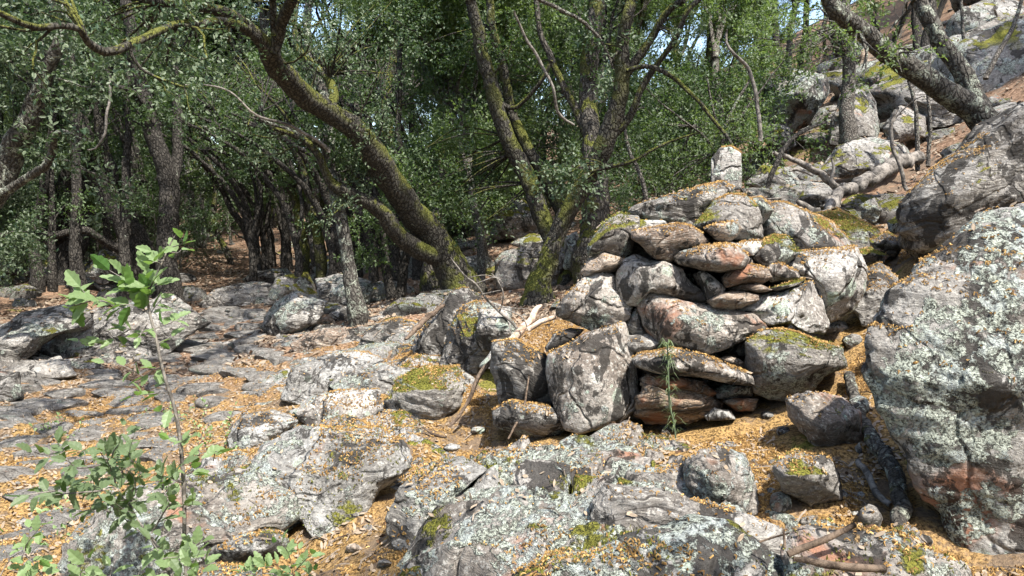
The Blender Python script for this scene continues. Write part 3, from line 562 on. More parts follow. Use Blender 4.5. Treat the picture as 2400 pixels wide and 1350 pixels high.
# hillside, upper right
R('split round boulder leaning on the hillside left of the straight oak', [(1778,285),(1798,200),(1850,168),(1935,178),(1938,222),(1895,285),(1842,310)], mat='lich2', d=11.5, tilt=.2, th=.8, sub=6, name='boulder', cat='boulder')
R('flat pale boulder above the fallen log', [(1905,400),(1960,345),(2050,323),(2122,338),(2135,362),(2062,405),(1960,420)], mat='hill', d=8.6, tilt=.9, th=.5, sub=6, name='boulder', cat='boulder')
R('steep grey slab beside the straight oak trunk', [(1935,335),(1970,222),(2030,198),(2058,240),(2060,330),(1990,345)], mat='hill', d=10.8, tilt=.7, th=.5, sub=6)
R('reddish rock face high behind the tilted oak', [(2005,190),(2018,118),(2050,108),(2070,160),(2060,200)], mat='wood', d=13.5, tilt=.1, th=.4)
R('pale rock beside the reddish face', [(2050,180),(2062,140),(2092,150),(2095,180),(2070,200)], mat='hill', d=13.2, tilt=.2, th=.3)
R('long flat ledge at the top right corner', [(2255,75),(2340,40),(2440,30),(2440,70),(2290,98)], mat='hill', d=14, tilt=.7, th=.5, sub=6)
R('second flat ledge below the top right one', [(2262,140),(2340,100),(2440,105),(2440,150),(2290,168)], mat='mossy', d=12.6, tilt=.8, th=.5, sub=6)
R('third ledge above the overhanging boulder', [(2300,215),(2350,175),(2440,165),(2440,240),(2320,250)], mat='hill', d=10.5, tilt=.8, th=.5, sub=6)
R('rocky step between the tilted oaks', [(2120,230),(2180,200),(2250,215),(2260,280),(2180,290)], mat='layer', d=10, tilt=.6, th=.5, sub=6)
R('grey step right of the straight oak', [(2060,300),(2110,250),(2170,270),(2170,320),(2090,330)], mat='hill', d=9.8, tilt=.6, th=.45, sub=6)
R('rock beneath the dead log root', [(1870,470),(1900,425),(1960,430),(1965,480),(1910,490)], mat='hill', d=7.6, tilt=.6, th=.3)
R('low rock left of the fallen log behind the cairn', [(1745,430),(1790,380),(1850,390),(1880,430),(1820,455)], mat='hill', d=8.6, tilt=.6, th=.35)
R('dark undercut rock below the split round boulder', [(1780,330),(1800,290),(1850,300),(1870,340),(1820,355)], mat='dark', d=11, tilt=.6, th=.4)

# small stones in the litter gully
rg = random.Random(3)
for lb_, mt_, x_, y_, w_, h_ in [('little mossy stone behind the split block','mossy',1960,985,70,44),('dark wedge of rock at the foot of the huge boulder','dark',2010,960,60,70),('small square stone beside the moss capped one','rusty',1925,1160,70,50),
   ('split pinkish chip below the moss capped stone','rusty',1830,1180,50,60),('moss pad on a low stone below the gully','mossy',1915,1225,90,40),('small mossy hump left of the thick fallen branch','mossy',2035,1215,60,66),('flat grey stone near the cairn foot','grey',1690,968,64,28),
   ('little brown stone by the cairn foot','warm',1765,955,44,28),('round pebble beside the split block','grey',1835,1010,34,26),('low flat stone in the sunny litter','hill',1700,1045,60,26),('grey chip in front of the mossy cornered block','grey',1800,975,40,24),
   ('mossy stone under the left side of the huge boulder','mossy',2060,840,60,60),('small stone up the gully','hill',1995,800,50,36),('dark stone beneath the white cairn boulder','dark',1960,770,60,40),('broken stone by the striped ridge','rusty',1880,1130,46,40),
   ('small rough stone right of the fallen branch','lich2',2160,1270,60,40),('tiny white stone in the centre litter','white',1120,1010,40,22),('small grey stone in the centre litter','grey',1060,1050,46,22),('brown pebble in the orange litter','warm',830,1285,40,22),('grey pebble left of the round rock','grey',900,1320,36,20)]:
    pg = [(x_ + w_ / 2 * math.cos(t) * rg.uniform(.8, 1.15), y_ + h_ / 2 * math.sin(t) * rg.uniform(.85, 1.1)) for t in [k_ * .785 for k_ in range(8)]]
    R(lb_, pg, mat=mt_, sub=4, tilt=.6, off=-.03)

# ---- scattered hillside stones: a few shapes, copied
def proto_rock(mat, seed, flat=.6, sub=4):
    NROCK[0] += 1; rs = np.random.RandomState(seed); S, F = ico(sub); L = S * np.array([1, .75, flat])
    for _ in range(8):
        n = rs.normal(size=3); n /= np.linalg.norm(n); n2 = n / np.array([1, .75, flat]); o_ = rs.uniform(.5, .8)
        sup = np.linalg.norm(n * np.array([1, .75, flat])); t = L @ n - o_ * sup; L = L - np.where(t > 0, t * .93, 0)[:, None] * n
    L = detail(L, np.zeros(3), 1.2, seed, .05, .3, np.array([.2, .2, .95]))
    if mat == 'path': L[:, 2] = np.where(L[:, 2] > .2, .2 + (L[:, 2] - .2) * .25, L[:, 2])
    return mesh_np('hill_rock', L, F, ROCK[mat])
def zone_name(px, d):
    a = ('beyond the left picture edge' if px < 0 else 'behind the double stemmed black oak' if px < 250 else 'behind the dark forked oak' if px < 450 else 'up the slope beyond the path bend' if px < 720 else
         'behind the great leaning oak' if px < 1050 else 'behind the twisted oak' if px < 1450 else 'behind the top of the cairn' if px < 1700 else 'around the split round boulder' if px < 1940 else
         'above the fallen log' if px < 2150 else 'on the slope over the overhanging boulder' if px < 2400 else 'beyond the right picture edge')
    return a + (', close by' if d < 13 else ', halfway back' if d < 22 else ', far back')
protos = [proto_rock(m_, 100 + k_) for k_, m_ in enumerate(['hill', 'mossy', 'hill', 'outcrop', 'layer', 'lich2', 'hill'])]
rnd = random.Random(7)
n_h = 0
def ground_normal(x, y):
    e = .3; a = gz(x + e, y) - gz(x - e, y); b = gz(x, y + e) - gz(x, y - e)
    return Vector((-a / (2 * e), -b / (2 * e), 1)).normalized()
tries = 0
while n_h < 280 and tries < 9000:
    tries += 1
    zone = rnd.random()
    if zone < .62: px, py = rnd.uniform(1680, 2400), rnd.uniform(0, 560)
    elif zone < .85: px, py = rnd.uniform(430, 1350), rnd.uniform(520, 760)
    else: px, py = rnd.uniform(0, 430), rnd.uniform(600, 720)
    d = gd(px, py)
    if d > 32 or d < 6.2: continue
    if 430 < px < 640 and 640 < py < 740: continue
    p = at(px, py, d); s = rnd.choice([.1, .14, .2, .28]) * 1.1 if py > 230 else rnd.choice([.14, .2, .3, .45, .7]) * 1.3
    if 1930 < px < 2200 and 330 < py < 480: continue
    o = bpy.data.objects.new('hill_rock', rnd.choice(protos)); COL.objects.link(o)
    o.location = (p[0], p[1], gz(p[0], p[1]) + .1 * s)
    q = Vector((0, 0, 1)).rotation_difference(ground_normal(p[0], p[1]) .lerp(Vector((0, 0, 1)), .4).normalized())
    o.rotation_mode = 'QUATERNION'; from mathutils import Quaternion
    o.rotation_quaternion = q @ Quaternion((0, 0, 1), rnd.uniform(-.6, .6))
    o.scale = (s * rnd.uniform(.9, 1.5), s, s * rnd.uniform(.6, 1.1))
    kd = {'granite_mossy': 'moss topped', 'granite_heavily_lichened': 'dark blotched', 'schist_layered_grey': 'dark layered', 'outcrop_grey': 'plain grey'}.get(o.data.materials[0].name, 'pale lichened')
    szn = 'large' if s > .4 else 'middling' if s > .2 else 'small'; zn = zone_name(px, d)
    lb_ = '%s %s stone %s' % (szn, kd, zn); tag(o, lb_, 'rock', lb_ + ' group'); n_h += 1

# ---- flat stones set in the path
path_poly = [(0,905),(180,895),(250,880),(400,840),(430,790),(500,740),(520,725),(620,735),(640,790),(690,850),(650,930),(560,960),(520,1010),(440,1060),(350,1100),(250,1180),(150,1270),(80,1350),(-250,1350),(-250,905)]
def inpoly(x, y, P):
    r = False; j = len(P) - 1
    for i in range(len(P)):
        if (P[i][1] > y) != (P[j][1] > y) and x < (P[j][0] - P[i][0]) * (y - P[i][1]) / (P[j][1] - P[i][1]) + P[i][0]: r = not r
        j = i
    return r
pp = [proto_rock('path', 200 + k_, .42) for k_ in range(5)]
y = 2.9; row = 0
while y < 12.5:
    x = -5.2 + (row % 2) * .17
    while x < 1:
        sx = rnd.uniform(.12, .36); xx = x + sx; yy = y + rnd.uniform(-.06, .06)
        z = gz(xx, yy); a = proj((xx, yy, z))
        if inpoly(a[0], a[1], path_poly) and rnd.random() < .93:
            o = bpy.data.objects.new('path_stone', rnd.choice(pp)); COL.objects.link(o)
            o.location = (xx, yy, z + .022 + rnd.uniform(-.015, .02))
            o.rotation_euler = (rnd.uniform(-.06, .14), rnd.uniform(-.08, .08), rnd.uniform(-.3, .3))
            sy = rnd.uniform(.75, 1.15) * .155
            o.scale = (sx * 1.12, sy * 1.15, rnd.uniform(.15, .22))
            lb_ = '%s flat worn grey stone in the path, %s' % ('wide' if sx > .28 else 'medium' if sx > .19 else 'short', 'near the viewer at the left edge' if yy < 4.6 and a[0] < 150 else 'behind the sapling' if yy < 4.6 else 'before the large layered rock' if yy < 6.3 and a[0] < 330 else 'left of the sloping blue grey rock' if yy < 6.3 else 'right of the large layered rock' if yy < 9 else 'just before the bend')
            tag(o, lb_, 'paving stone', lb_ + ' group')
        x = xx + sx + rnd.uniform(.0, .06)
    y += .23 * rnd.uniform(.9, 1.15); row += 1

# ---- litter banks up against the rocks: the ground sheet rises a little beside them
def bank():
    d_ = bpy.context.evaluated_depsgraph_get(); d_.update(); r = .03; xs = np.arange(-4.5, 4.5, r); ys = np.arange(1.4, 9.5, r); A_ = np.zeros((len(ys), len(xs)))
    XX, YY = np.meshgrid(xs, ys); hz = H(np.column_stack([XX.ravel(), YY.ravel()])).reshape(XX.shape)
    for i_, y_ in enumerate(ys):
        for j_, x_ in enumerate(xs):
            hit, loc, *_ = SC.ray_cast(d_, (x_, y_, hz[i_, j_] + .16), (0, 0, -1)); A_[i_, j_] = 1.0 if hit and loc.z > hz[i_, j_] + .015 else 0.
            if not hit: A_[i_, j_] = 1.0
    K = np.exp(-np.linspace(-2, 2, 9) ** 2); K /= K.sum(); B_ = A_
    B_ = np.apply_along_axis(lambda v: np.convolve(v, K, 'same'), 0, B_); B_ = np.apply_along_axis(lambda v: np.convolve(v, K, 'same'), 1, B_)
    me = GOBJ.data; co = np.empty(len(me.vertices) * 3, np.float32); me.vertices.foreach_get('co', co); co = co.reshape(-1, 3)
    u = (co[:, 0] - xs[0]) / r; v = (co[:, 1] - ys[0]) / r; ok = (u > 0) & (v > 0) & (u < len(xs) - 2) & (v < len(ys) - 2)
    ui, vi = u[ok].astype(int), v[ok].astype(int); fu, fv = u[ok] - ui, v[ok] - vi
    val = B_[vi, ui] * (1 - fu) * (1 - fv) + B_[vi, ui + 1] * fu * (1 - fv) + B_[vi + 1, ui] * (1 - fu) * fv + B_[vi + 1, ui + 1] * fu * fv
    co[ok, 2] += .055 * np.clip(val, 0, .6) / .6 * (.6 + .4 * np.clip(fbm(np.column_stack([co[ok, :2] * 3, np.zeros(ok.sum())]), 61, 3) * 2 + .5, 0, 1)); me.vertices.foreach_set('co', co.ravel()); me.update()
bank()

# ---- litter: leaves and catkins dropped on whatever lies flat (ray cast from above)
import builtins
dg = bpy.context.evaluated_depsgraph_get(); SC.view_layers[0].update() if hasattr(SC.view_layers[0], 'update') else None
dg.update()
def drop(n, seed, xr, yr, dens, rk=.16):
    rs = np.random.RandomState(seed); pts, nrms = [], []
    X_ = rs.uniform(*xr, n); Y_ = rs.uniform(*yr, n)
    dn = dens(np.column_stack([X_, Y_, np.zeros(n)])); keep = rs.rand(n) < dn; X_, Y_ = X_[keep], Y_[keep]
    for a, b in zip(X_, Y_):
        q = proj((a, b, 0.5))
        if b > 1.2 and not (-300 < q[0] < 2700): continue
        hit, loc, nr, idx, ob, _ = SC.ray_cast(dg, (a, b, 14), (0, 0, -1))
        if hit and nr.z > .72:
            if ob.name.startswith('path_stone') and rs.rand() > rk * .5: continue
            if not ob.name.startswith('ground') and rs.rand() > rk: continue
            if b > 1.6 and proj(loc)[2] < 1.5: continue
            pts.append(loc[:]); nrms.append(nr[:])
    return np.array(pts), np.array(nrms), rs
def frame_of(Nr, rs):
    r = rs.normal(size=Nr.shape); a = np.cross(Nr, r); a /= np.linalg.norm(a, axis=1, keepdims=True); return a, np.cross(Nr, a)
# fallen leaves: curled six-sided blades
def leaves_mesh(name, P, Nr, rs, ln, wd, mat, tiltamt=.35):
    n = len(P); Nr = Nr + rs.normal(size=Nr.shape) * tiltamt; Nr /= np.linalg.norm(Nr, axis=1, keepdims=True)
    a, b = frame_of(Nr, rs); L = (ln * rs.uniform(.45, 1.35, n))[:, None]; W = (wd * rs.uniform(.7, 1.2, n))[:, None]; cu = (rs.uniform(-.1, .55, n))[:, None] * L
    P = P + Nr * .004 + np.array([0, 0, .003])
    V = np.stack([P - a * L * .5, P - a * L * .18 + b * W * .5 + Nr * cu * .4, P + a * L * .22 + b * W * .45 + Nr * cu * .5, P + a * L * .5 + Nr * cu * .8,
                  P + a * L * .22 - b * W * .45 + Nr * cu * .5, P - a * L * .18 - b * W * .5 + Nr * cu * .4], 1).reshape(-1, 3)
    i = np.arange(n)[:, None] * 6; F = np.concatenate([i + np.array([0, 1, 4, 5]), i + np.array([1, 2, 3, 4])])
    return mesh_np(name, V, F, mat, smooth=False)
def rag(P): return .25 + .75 * np.clip((fbm(P * 2.1, 77, 4) + .15) * 4, 0, 1)
Pn, Nn_, rs = drop(150000, 1, (-4.5, 3.8), (1.4, 8.5), lambda P: rag(P) * np.where(P[:, 0] > -.8, .42, .3), .08)
tag(link('leaf_litter', leaves_mesh('leaf_litter', Pn, Nn_, rs, .032, .014, LEAF['litter'])), 'dry curled oak leaves strewn over rocks and path near the viewer', 'leaf litter', kind='stuff')
Pn, Nn_, rs = drop(60000, 2, (-7, 9), (6.5, 18), lambda P: rag(P) * .7)
tag(link('leaf_litter', leaves_mesh('leaf_litter', Pn, Nn_, rs, .065, .034, LEAF['litter'])), 'dry brown oak leaves covering the ground under the trees', 'leaf litter', kind='stuff')
# small twigs and stone chips mixed into the litter
Pn, Nn_, rs = drop(5200, 6, (-4.5, 4), (1.7, 10), lambda P: np.full(len(P), .5), .3)
n = len(Pn); a, b = frame_of(Nn_, rs); L = rs.uniform(.03, .13, n)[:, None]; wd = rs.uniform(.0012, .0032, n)[:, None]; bend = rs.normal(size=(n, 1)) * .12 * L; up = Nn_; P0 = Pn + up * .006
V = []
for q in (P0 - a * L * .5, P0 + b * bend + up * .006, P0 + a * L * .5):
    V += [q + b * wd, q + up * wd * 1.8, q - b * wd]
V = np.stack(V, 1).reshape(-1, 3); i = np.arange(n)[:, None] * 9
F = np.concatenate([i + np.array(f) for f in ([0, 1, 4, 3], [1, 2, 5, 4], [3, 4, 7, 6], [4, 5, 8, 7])])
tag(link('twig_litter', mesh_np('twig_litter', V, F, wood_mat('litter_twig', (.05, .035, .025), (.30, .25, .2)), False)), 'thin broken twigs scattered through the litter', 'twig litter', kind='stuff')
Pn, Nn_, rs = drop(3600, 8, (-4.5, 4), (1.9, 9), lambda P: np.clip((fbm(P * 1.3, 91, 3)) * 4, 0, 1) * .8, .05)
n = len(Pn); S, F1 = ico(1); sc_ = rs.uniform(.006, .026, n); V = S[None] * sc_[:, None, None] * rs.uniform(.4, 1.3, (n, 1, 3)) * (1 + .25 * rs.normal(size=(n, len(S), 1)) * .5) + Pn[:, None]
tag(link('stone_chips', mesh_np('stone_chips', V.reshape(-1, 3), (F1[None] + np.arange(n)[:, None, None] * len(S)).reshape(-1, 3), ROCK['grey'], False)), 'little angular stone chips lying in the litter', 'gravel', kind='stuff')
# moss cushions: short upright fronds on the mossy rocks
Pm_, Nm_ = [], []; rs = np.random.RandomState(12); nn = 170000; X_ = rs.uniform(-3.5, 3.6, nn); Y_ = rs.uniform(1.8, 8.5, nn); mk = fbm(np.column_stack([X_ * 3.6, Y_ * 3.6, X_ * 0]), 55, 4) > .07
for a, b in zip(X_[mk], Y_[mk]):
    hit, loc, nr, idx, ob, _ = SC.ray_cast(dg, (a, b, 14), (0, 0, -1))
    if hit and nr.z > .45 and ob.data and ob.data.materials and ob.data.materials[0].name in ('granite_mossy', 'granite_lichened', 'granite_heavily_lichened', 'outcrop_grey'):
        if ob.data.materials[0].name != 'granite_mossy' and rs.rand() > (.5 if fbm(np.array([[a, b, 0]]) * 1.3, 66, 2)[0] > .18 else 0): continue
        Pm_.append(loc[:]); Nm_.append(nr[:])
Pm_, Nm_ = np.array(Pm_), np.array(Nm_); K_ = 3; Pn = np.repeat(Pm_, K_, 0) + rs.normal(size=(len(Pm_) * K_, 3)) * .006; Nn_ = np.repeat(Nm_, K_, 0); n = len(Pn)
d_ = Nn_ + rs.normal(size=Pn.shape) * .55 + np.array([0, 0, .3]); d_ /= np.linalg.norm(d_, axis=1, keepdims=True); a, b = frame_of(d_, rs); L = rs.uniform(.006, .017, n)[:, None]; wd = rs.uniform(.0016, .003, n)[:, None]; Pn = Pn - Nn_ * .004
V = np.stack([Pn - a * wd, Pn + a * wd, Pn + d_ * L * .6 + a * wd * 1.1, Pn + d_ * L, Pn + d_ * L * .6 - a * wd * 1.1], 1).reshape(-1, 3); i = np.arange(n)[:, None] * 5
tag(link('moss', mesh_np('moss', V, i + np.array([0, 1, 2, 3, 4]), leaf_mat('moss_frond', (.05, .06, .012), (.30, .30, .06), (.2, .2, .04), .3, .8), False)), 'yellow green moss cushions on the tops of the rocks', 'moss', kind='stuff')
# catkins: short crooked strings
Pn, Nn_, rs = drop(340000, 3, (-3.4, 3.2), (1.5, 6.8), lambda P: np.clip((fbm(P * 2.6, 41, 4) + .12) * 5, 0.05, 1) * np.where(P[:, 0] < -1.2, .35, 1), .5)
n = len(Pn); a, b = frame_of(Nn_, rs); L = rs.uniform(.006, .017, n)[:, None]; cv = rs.uniform(-.5, .5, n)[:, None] * L; wd = rs.uniform(.0016, .0028, n)[:, None]; lift = rs.uniform(.002, .010, n)[:, None]
up = Nn_; P0 = Pn + up * .002
q0, q1, q2 = P0 - a * L * .5, P0 + b * cv * .6 + up * lift, P0 + a * L * .5 + b * cv * .1 + up * lift * .5
V = []
for q in (q0, q1, q2):
    V += [q + b * wd, q + up * wd * 1.6, q - b * wd]
V = np.stack(V, 1).reshape(-1, 3); i = np.arange(n)[:, None] * 9
F = np.concatenate([i + np.array(f) for f in ([0, 1, 4, 3], [1, 2, 5, 4], [3, 4, 7, 6], [4, 5, 8, 7])])
tag(link('catkin_litter', mesh_np('catkin_litter', V, F, LEAF['catkin'], False)), 'orange carpet of fallen oak catkins between the rocks', 'catkin litter', kind='stuff')
# ------------------------------------------------------------------ tubes, branching, leaves
class Tubes:
    def __init__(s): s.V = []; s.F = []; s.n = 0
    def add(s, pts, rad, k=8, rough=.12, seed=0, tile=None):
        pts = np.asarray(pts, float); rad = np.asarray(rad, float); n = len(pts)
        if n < 2: return
        T = np.gradient(pts, axis=0); T /= np.maximum(np.linalg.norm(T, axis=1, keepdims=True), 1e-9)
        ref = np.array([0.13, .2, 1.]) if abs(T[0][2]) < .9 else np.array([1., 0, .1])
        A = []; a = np.cross(T[0], ref)
        for t in T:
            a = a - t * (a @ t); a /= max(np.linalg.norm(a), 1e-9); A.append(a)
        A = np.array(A); B = np.cross(T, A)
        th = np.linspace(0, 2 * math.pi, k, endpoint=False)
        ring = pts[:, None] + (A[:, None] * np.cos(th)[None, :, None] + B[:, None] * np.sin(th)[None, :, None]) * rad[:, None, None]
        if rough > 0:
            q = ring.reshape(-1, 3); dlt = (q - np.repeat(pts, k, 0)); nz_ = fbm(q / np.repeat(np.maximum(rad, .02), k)[:, None] * .9 + seed, seed % 97, 3)
            q = q + dlt * (nz_ * rough * 2.2)[:, None]; ring = q.reshape(n, k, 3)
        V = ring.reshape(-1, 3); i = np.arange(n * k).reshape(n, k); j = np.roll(i, -1, 1)
        F = np.stack([i[:-1], i[1:], j[1:], j[:-1]], -1).reshape(-1, 4) + s.n
        V = np.vstack([V, pts[-1] + T[-1] * rad[-1] * .6, pts[0] - T[0] * rad[0] * .3])
        e = s.n + n * k; cap = np.stack([i[-1] + s.n, np.full(k, e), np.full(k, e), j[-1] + s.n], -1)
        tri = np.stack([i[-1] + s.n, np.full(k, e), j[-1] + s.n], -1)[:, [0, 2, 1]]; tri2 = np.stack([i[0] + s.n, j[0] + s.n, np.full(k, e + 1)], -1)[:, [0, 2, 1]]
        s.V.append(V); s.F.append(F); s.T = getattr(s, 'T', []) + [tri, tri2]; s.n += len(V)
    def mesh(s, name, mat, org=(0, 0, 0)):
        return mesh_np(name, np.vstack(s.V) - np.array(org), [np.vstack(s.F), np.vstack(s.T)], mat)
def smooth_poly(P, rad, step):
    P = np.asarray(P, float); rad = np.asarray(rad, float)
    if len(P) == 2: P = np.array([P[0], (P[0] + P[1]) / 2, P[1]]); rad = np.array([rad[0], rad.mean(), rad[1]])
    out = []; ro = []
    for i in range(len(P) - 1):
        p0, p1, p2, p3 = P[max(i-1, 0)], P[i], P[i+1], P[min(i+2, len(P)-1)]
        m_ = max(2, int(np.linalg.norm(p2 - p1) / step)); t = np.linspace(0, 1, m_, endpoint=False)[:, None]
        out.append(.5 * ((2 * p1) + (-p0 + p2) * t + (2*p0 - 5*p1 + 4*p2 - p3) * t**2 + (-p0 + 3*p1 - 3*p2 + p3) * t**3)); ro.append(rad[i] + (rad[i+1] - rad[i]) * t[:, 0])
    out.append(P[-1:]); ro.append(rad[-1:]); return np.vstack(out), np.concatenate(ro)
def unit(v): return v / max(np.linalg.norm(v), 1e-9)
def grow(tb, tips, p, d, r, L, lev, rs, up=.25, k=None, spread=.9, wig=.22, maxlev=4):
    n = max(4, int(5 + 3 * (lev < 2))); pts = [p]; dirs = [unit(d)]
    for i in range(n):
        dd = unit(dirs[-1] + rs.normal(size=3) * wig + np.array([0, 0, up * .3])); pts.append(pts[-1] + dd * L / n); dirs.append(dd)
    pts = np.array(pts); r1 = r * (.55 if lev < maxlev else .3); rad = np.linspace(r, r1, n + 1)
    kk = k or max(4, 9 - 2 * lev)
    sp, sr = smooth_poly(pts, rad, L / n / 2) if lev < 2 else (pts, rad)
    tb.add(sp, sr, kk, .1 if lev < 2 else 0, rs.randint(90))
    if lev >= maxlev - 1:
        for i in range(1, n + 1): tips.append((pts[i], dirs[i]))
    if lev >= maxlev: return
    nc = 3 if lev < 2 else rs.randint(2, 4)
    for c in range(nc):
        t = 1.0 if c == 0 else rs.uniform(.4, .95); i = min(n, int(t * n))
        ax = unit(np.cross(dirs[i], rs.normal(size=3))); nd = unit(dirs[i] * rs.uniform(.5, 1.0) + ax * spread * rs.uniform(.5, 1.1))
        grow(tb, tips, pts[i], nd, rad[i] * (.8 if c == 0 else .6), L * rs.uniform(.6, .85), lev + 1, rs, up, None, spread, wig, maxlev)
def leaf_cloud(tips, per, rs, ln=.05, wd=.026, sprd=.16, shape='quad', droop=-.1):
    """leaves set along short twigs at each tip"""
    P = np.repeat(np.array([t[0] for t in tips]), per, 0); D = np.repeat(np.array([t[1] for t in tips]), per, 0); n = len(P)
    # twig directions shared by groups of leaves
    g = max(1, per // 7); tw = rs.normal(size=(len(tips) * g, 3)) * .8 + np.repeat(np.array([t[1] for t in tips]), g, 0) * .7 + np.array([0, 0, .1])
    tw /= np.linalg.norm(tw, axis=1, keepdims=True)
    idx = np.repeat(np.arange(len(tips)), per) * g + rs.randint(0, g, n); T = tw[idx]
    s_ = rs.uniform(.1, 1, n)[:, None] * sprd * 1.6
    P = P + T * s_ + rs.normal(size=(n, 3)) * sprd * .10
    a = T * .6 + rs.normal(size=(n, 3)) * .6 + np.array([0, 0, droop]); a /= np.linalg.norm(a, axis=1, keepdims=True)
    up = rs.normal(size=(n, 3)) * .55 + np.array([0, 0, 1.0]); b = np.cross(up, a); b /= np.linalg.norm(b, axis=1, keepdims=True); c = np.cross(a, b)
    L = (ln * rs.uniform(.6, 1.3, n))[:, None]; W = (wd * rs.uniform(.7, 1.25, n))[:, None] * .5
    i = np.arange(n)[:, None]
    if shape == 'quad':
        V = np.stack([P, P + a * L * .5 + b * W + c * W * .25, P + a * L, P + a * L * .5 - b * W + c * W * .25], 1).reshape(-1, 3)
        return V, i * 4 + np.array([0, 1, 2, 3])
    V = np.stack([P, P + a * L * .28 + b * W * .85 + c * W * .3, P + a * L * .68 + b * W * .85 + c * W * .25, P + a * L - c * W * .2,
                  P + a * L * .68 - b * W * .85 + c * W * .25, P + a * L * .28 - b * W * .85 + c * W * .3], 1).reshape(-1, 3)
    return V, np.concatenate([i * 6 + np.array([0, 1, 2, 3]), i * 6 + np.array([0, 3, 4, 5])])

# ------------------------------------------------------------------ hero trees: limbs measured as (px, py, width px, depth)
def limb3(L): return np.array([at(a, b, d) for a, b, w_, d in L]), np.array([w_ * .42 / FPX * d for a, b, w_, d in L])
def hero(label, limbs, bark='dark', leaf='dark', clumps=(), per=26, top=True, seed=1, name='holm_oak', leaf_size=.045, twigs=.0, canopy=1.6, root=True, cat='tree', group=None, foot=.35):
    rs = np.random.RandomState(seed); tb = Tubes(); tips = []; first = None
    for li, L in enumerate(limbs):
        P, R_ = limb3(L)
        if li == 0 and root:
            b = P[0].copy(); z = gz(b[0], b[1]); P = np.vstack([[b[0], b[1], min(z, b[2]) - .25], P]); R_ = np.concatenate([[R_[0] * 1.25], R_])
        if first is None: first = P[0].copy()
        sp, sr = smooth_poly(P, R_, .05); wob = np.column_stack([fbm(sp * 2.2, seed + k_, 3) for k_ in (3, 5, 8)]) * .035
        if li == 0 and root:
            s_ = np.linalg.norm(sp - P[1], axis=1); sr = sr * (1 + foot * np.exp(-s_ * 5))
        wob[0] = 0; tb.add(sp + wob, sr, 14 if R_[0] > .05 else 8 if R_[0] > .015 else 6, .09, seed * 7 + li)
        ln_ = np.linalg.norm(np.diff(sp, axis=0), axis=1).sum()
        if twigs > 0:
            for _ in range(int(ln_ * twigs)):
                i = rs.randint(len(sp) // 3, len(sp) - 1); t = unit(sp[min(i+1, len(sp)-1)] - sp[max(i-1, 0)]); ax = unit(np.cross(t, rs.normal(size=3)))
                grow(tb, tips, sp[i], unit(ax + t * .5 + np.array([0, 0, .15])), min(.012, sr[i] * .5), rs.uniform(.25, .6), 2, rs, .2, 5, .8, .3, 3)
        if top and L[-1][1] <= 6:
            t = unit(sp[-1] - sp[-3]); t = unit(t + np.array([0, 0, .9]))
            grow(tb, tips, sp[-1] + wob[-1], t, max(sr[-1] * .95, .02), canopy * rs.uniform(.8, 1.2), 1, rs, .6, None, .8, .2, 4)
    org = first; root_o = bpy.data.objects.new(name, None); COL.objects.link(root_o); root_o.location = tuple(org)
    tag(root_o, label, cat, group)
    allP = [limb3(L)[0] for L in limbs]; AP = np.vstack([smooth_poly(a, np.ones(len(a)), .15)[0] for a in allP])
    for (px, py, rpx, dep, nb) in clumps:
        c = at(px, py, dep); rr = rpx / FPX * dep; j = np.argmin(np.linalg.norm(AP - c, axis=1)); s0 = AP[j]
        for q in range(nb):
            e = rs.normal(size=3); e = unit(e) * rs.uniform(.3, 1) ** .6 * rr; e[1] *= .9; tgt = c + e; v = tgt - s0; ln_ = np.linalg.norm(v)
            if q % 3 == 0 or nb < 6:
                mid = s0 + v * .5 + rs.normal(size=3) * ln_ * .08 + np.array([0, 0, .06 * ln_]); P, r_ = smooth_poly([s0, mid, tgt], [.014 * min(1, .4 + rr), .009, .003], .08); tb.add(P, r_, 5, 0)
            tips.append((tgt, unit(e + rs.normal(size=3) * .1)))
            for w_ in range(1 + q % 2):
                t2 = tgt + rs.normal(size=3) * rr * .13; tips.append((t2, unit(t2 - c)))
    link('trunk', tb.mesh('trunk', BARK.get(bark) or WOOD[bark], org), root_o)
    if tips:
        V, F = leaf_cloud(tips, per, rs, leaf_size, leaf_size * .52, .13, 'hex' if leaf_size < .06 else 'quad')
        link('crown', mesh_np('crown', V - org, F, LEAF[leaf], False), root_o)
    return root_o

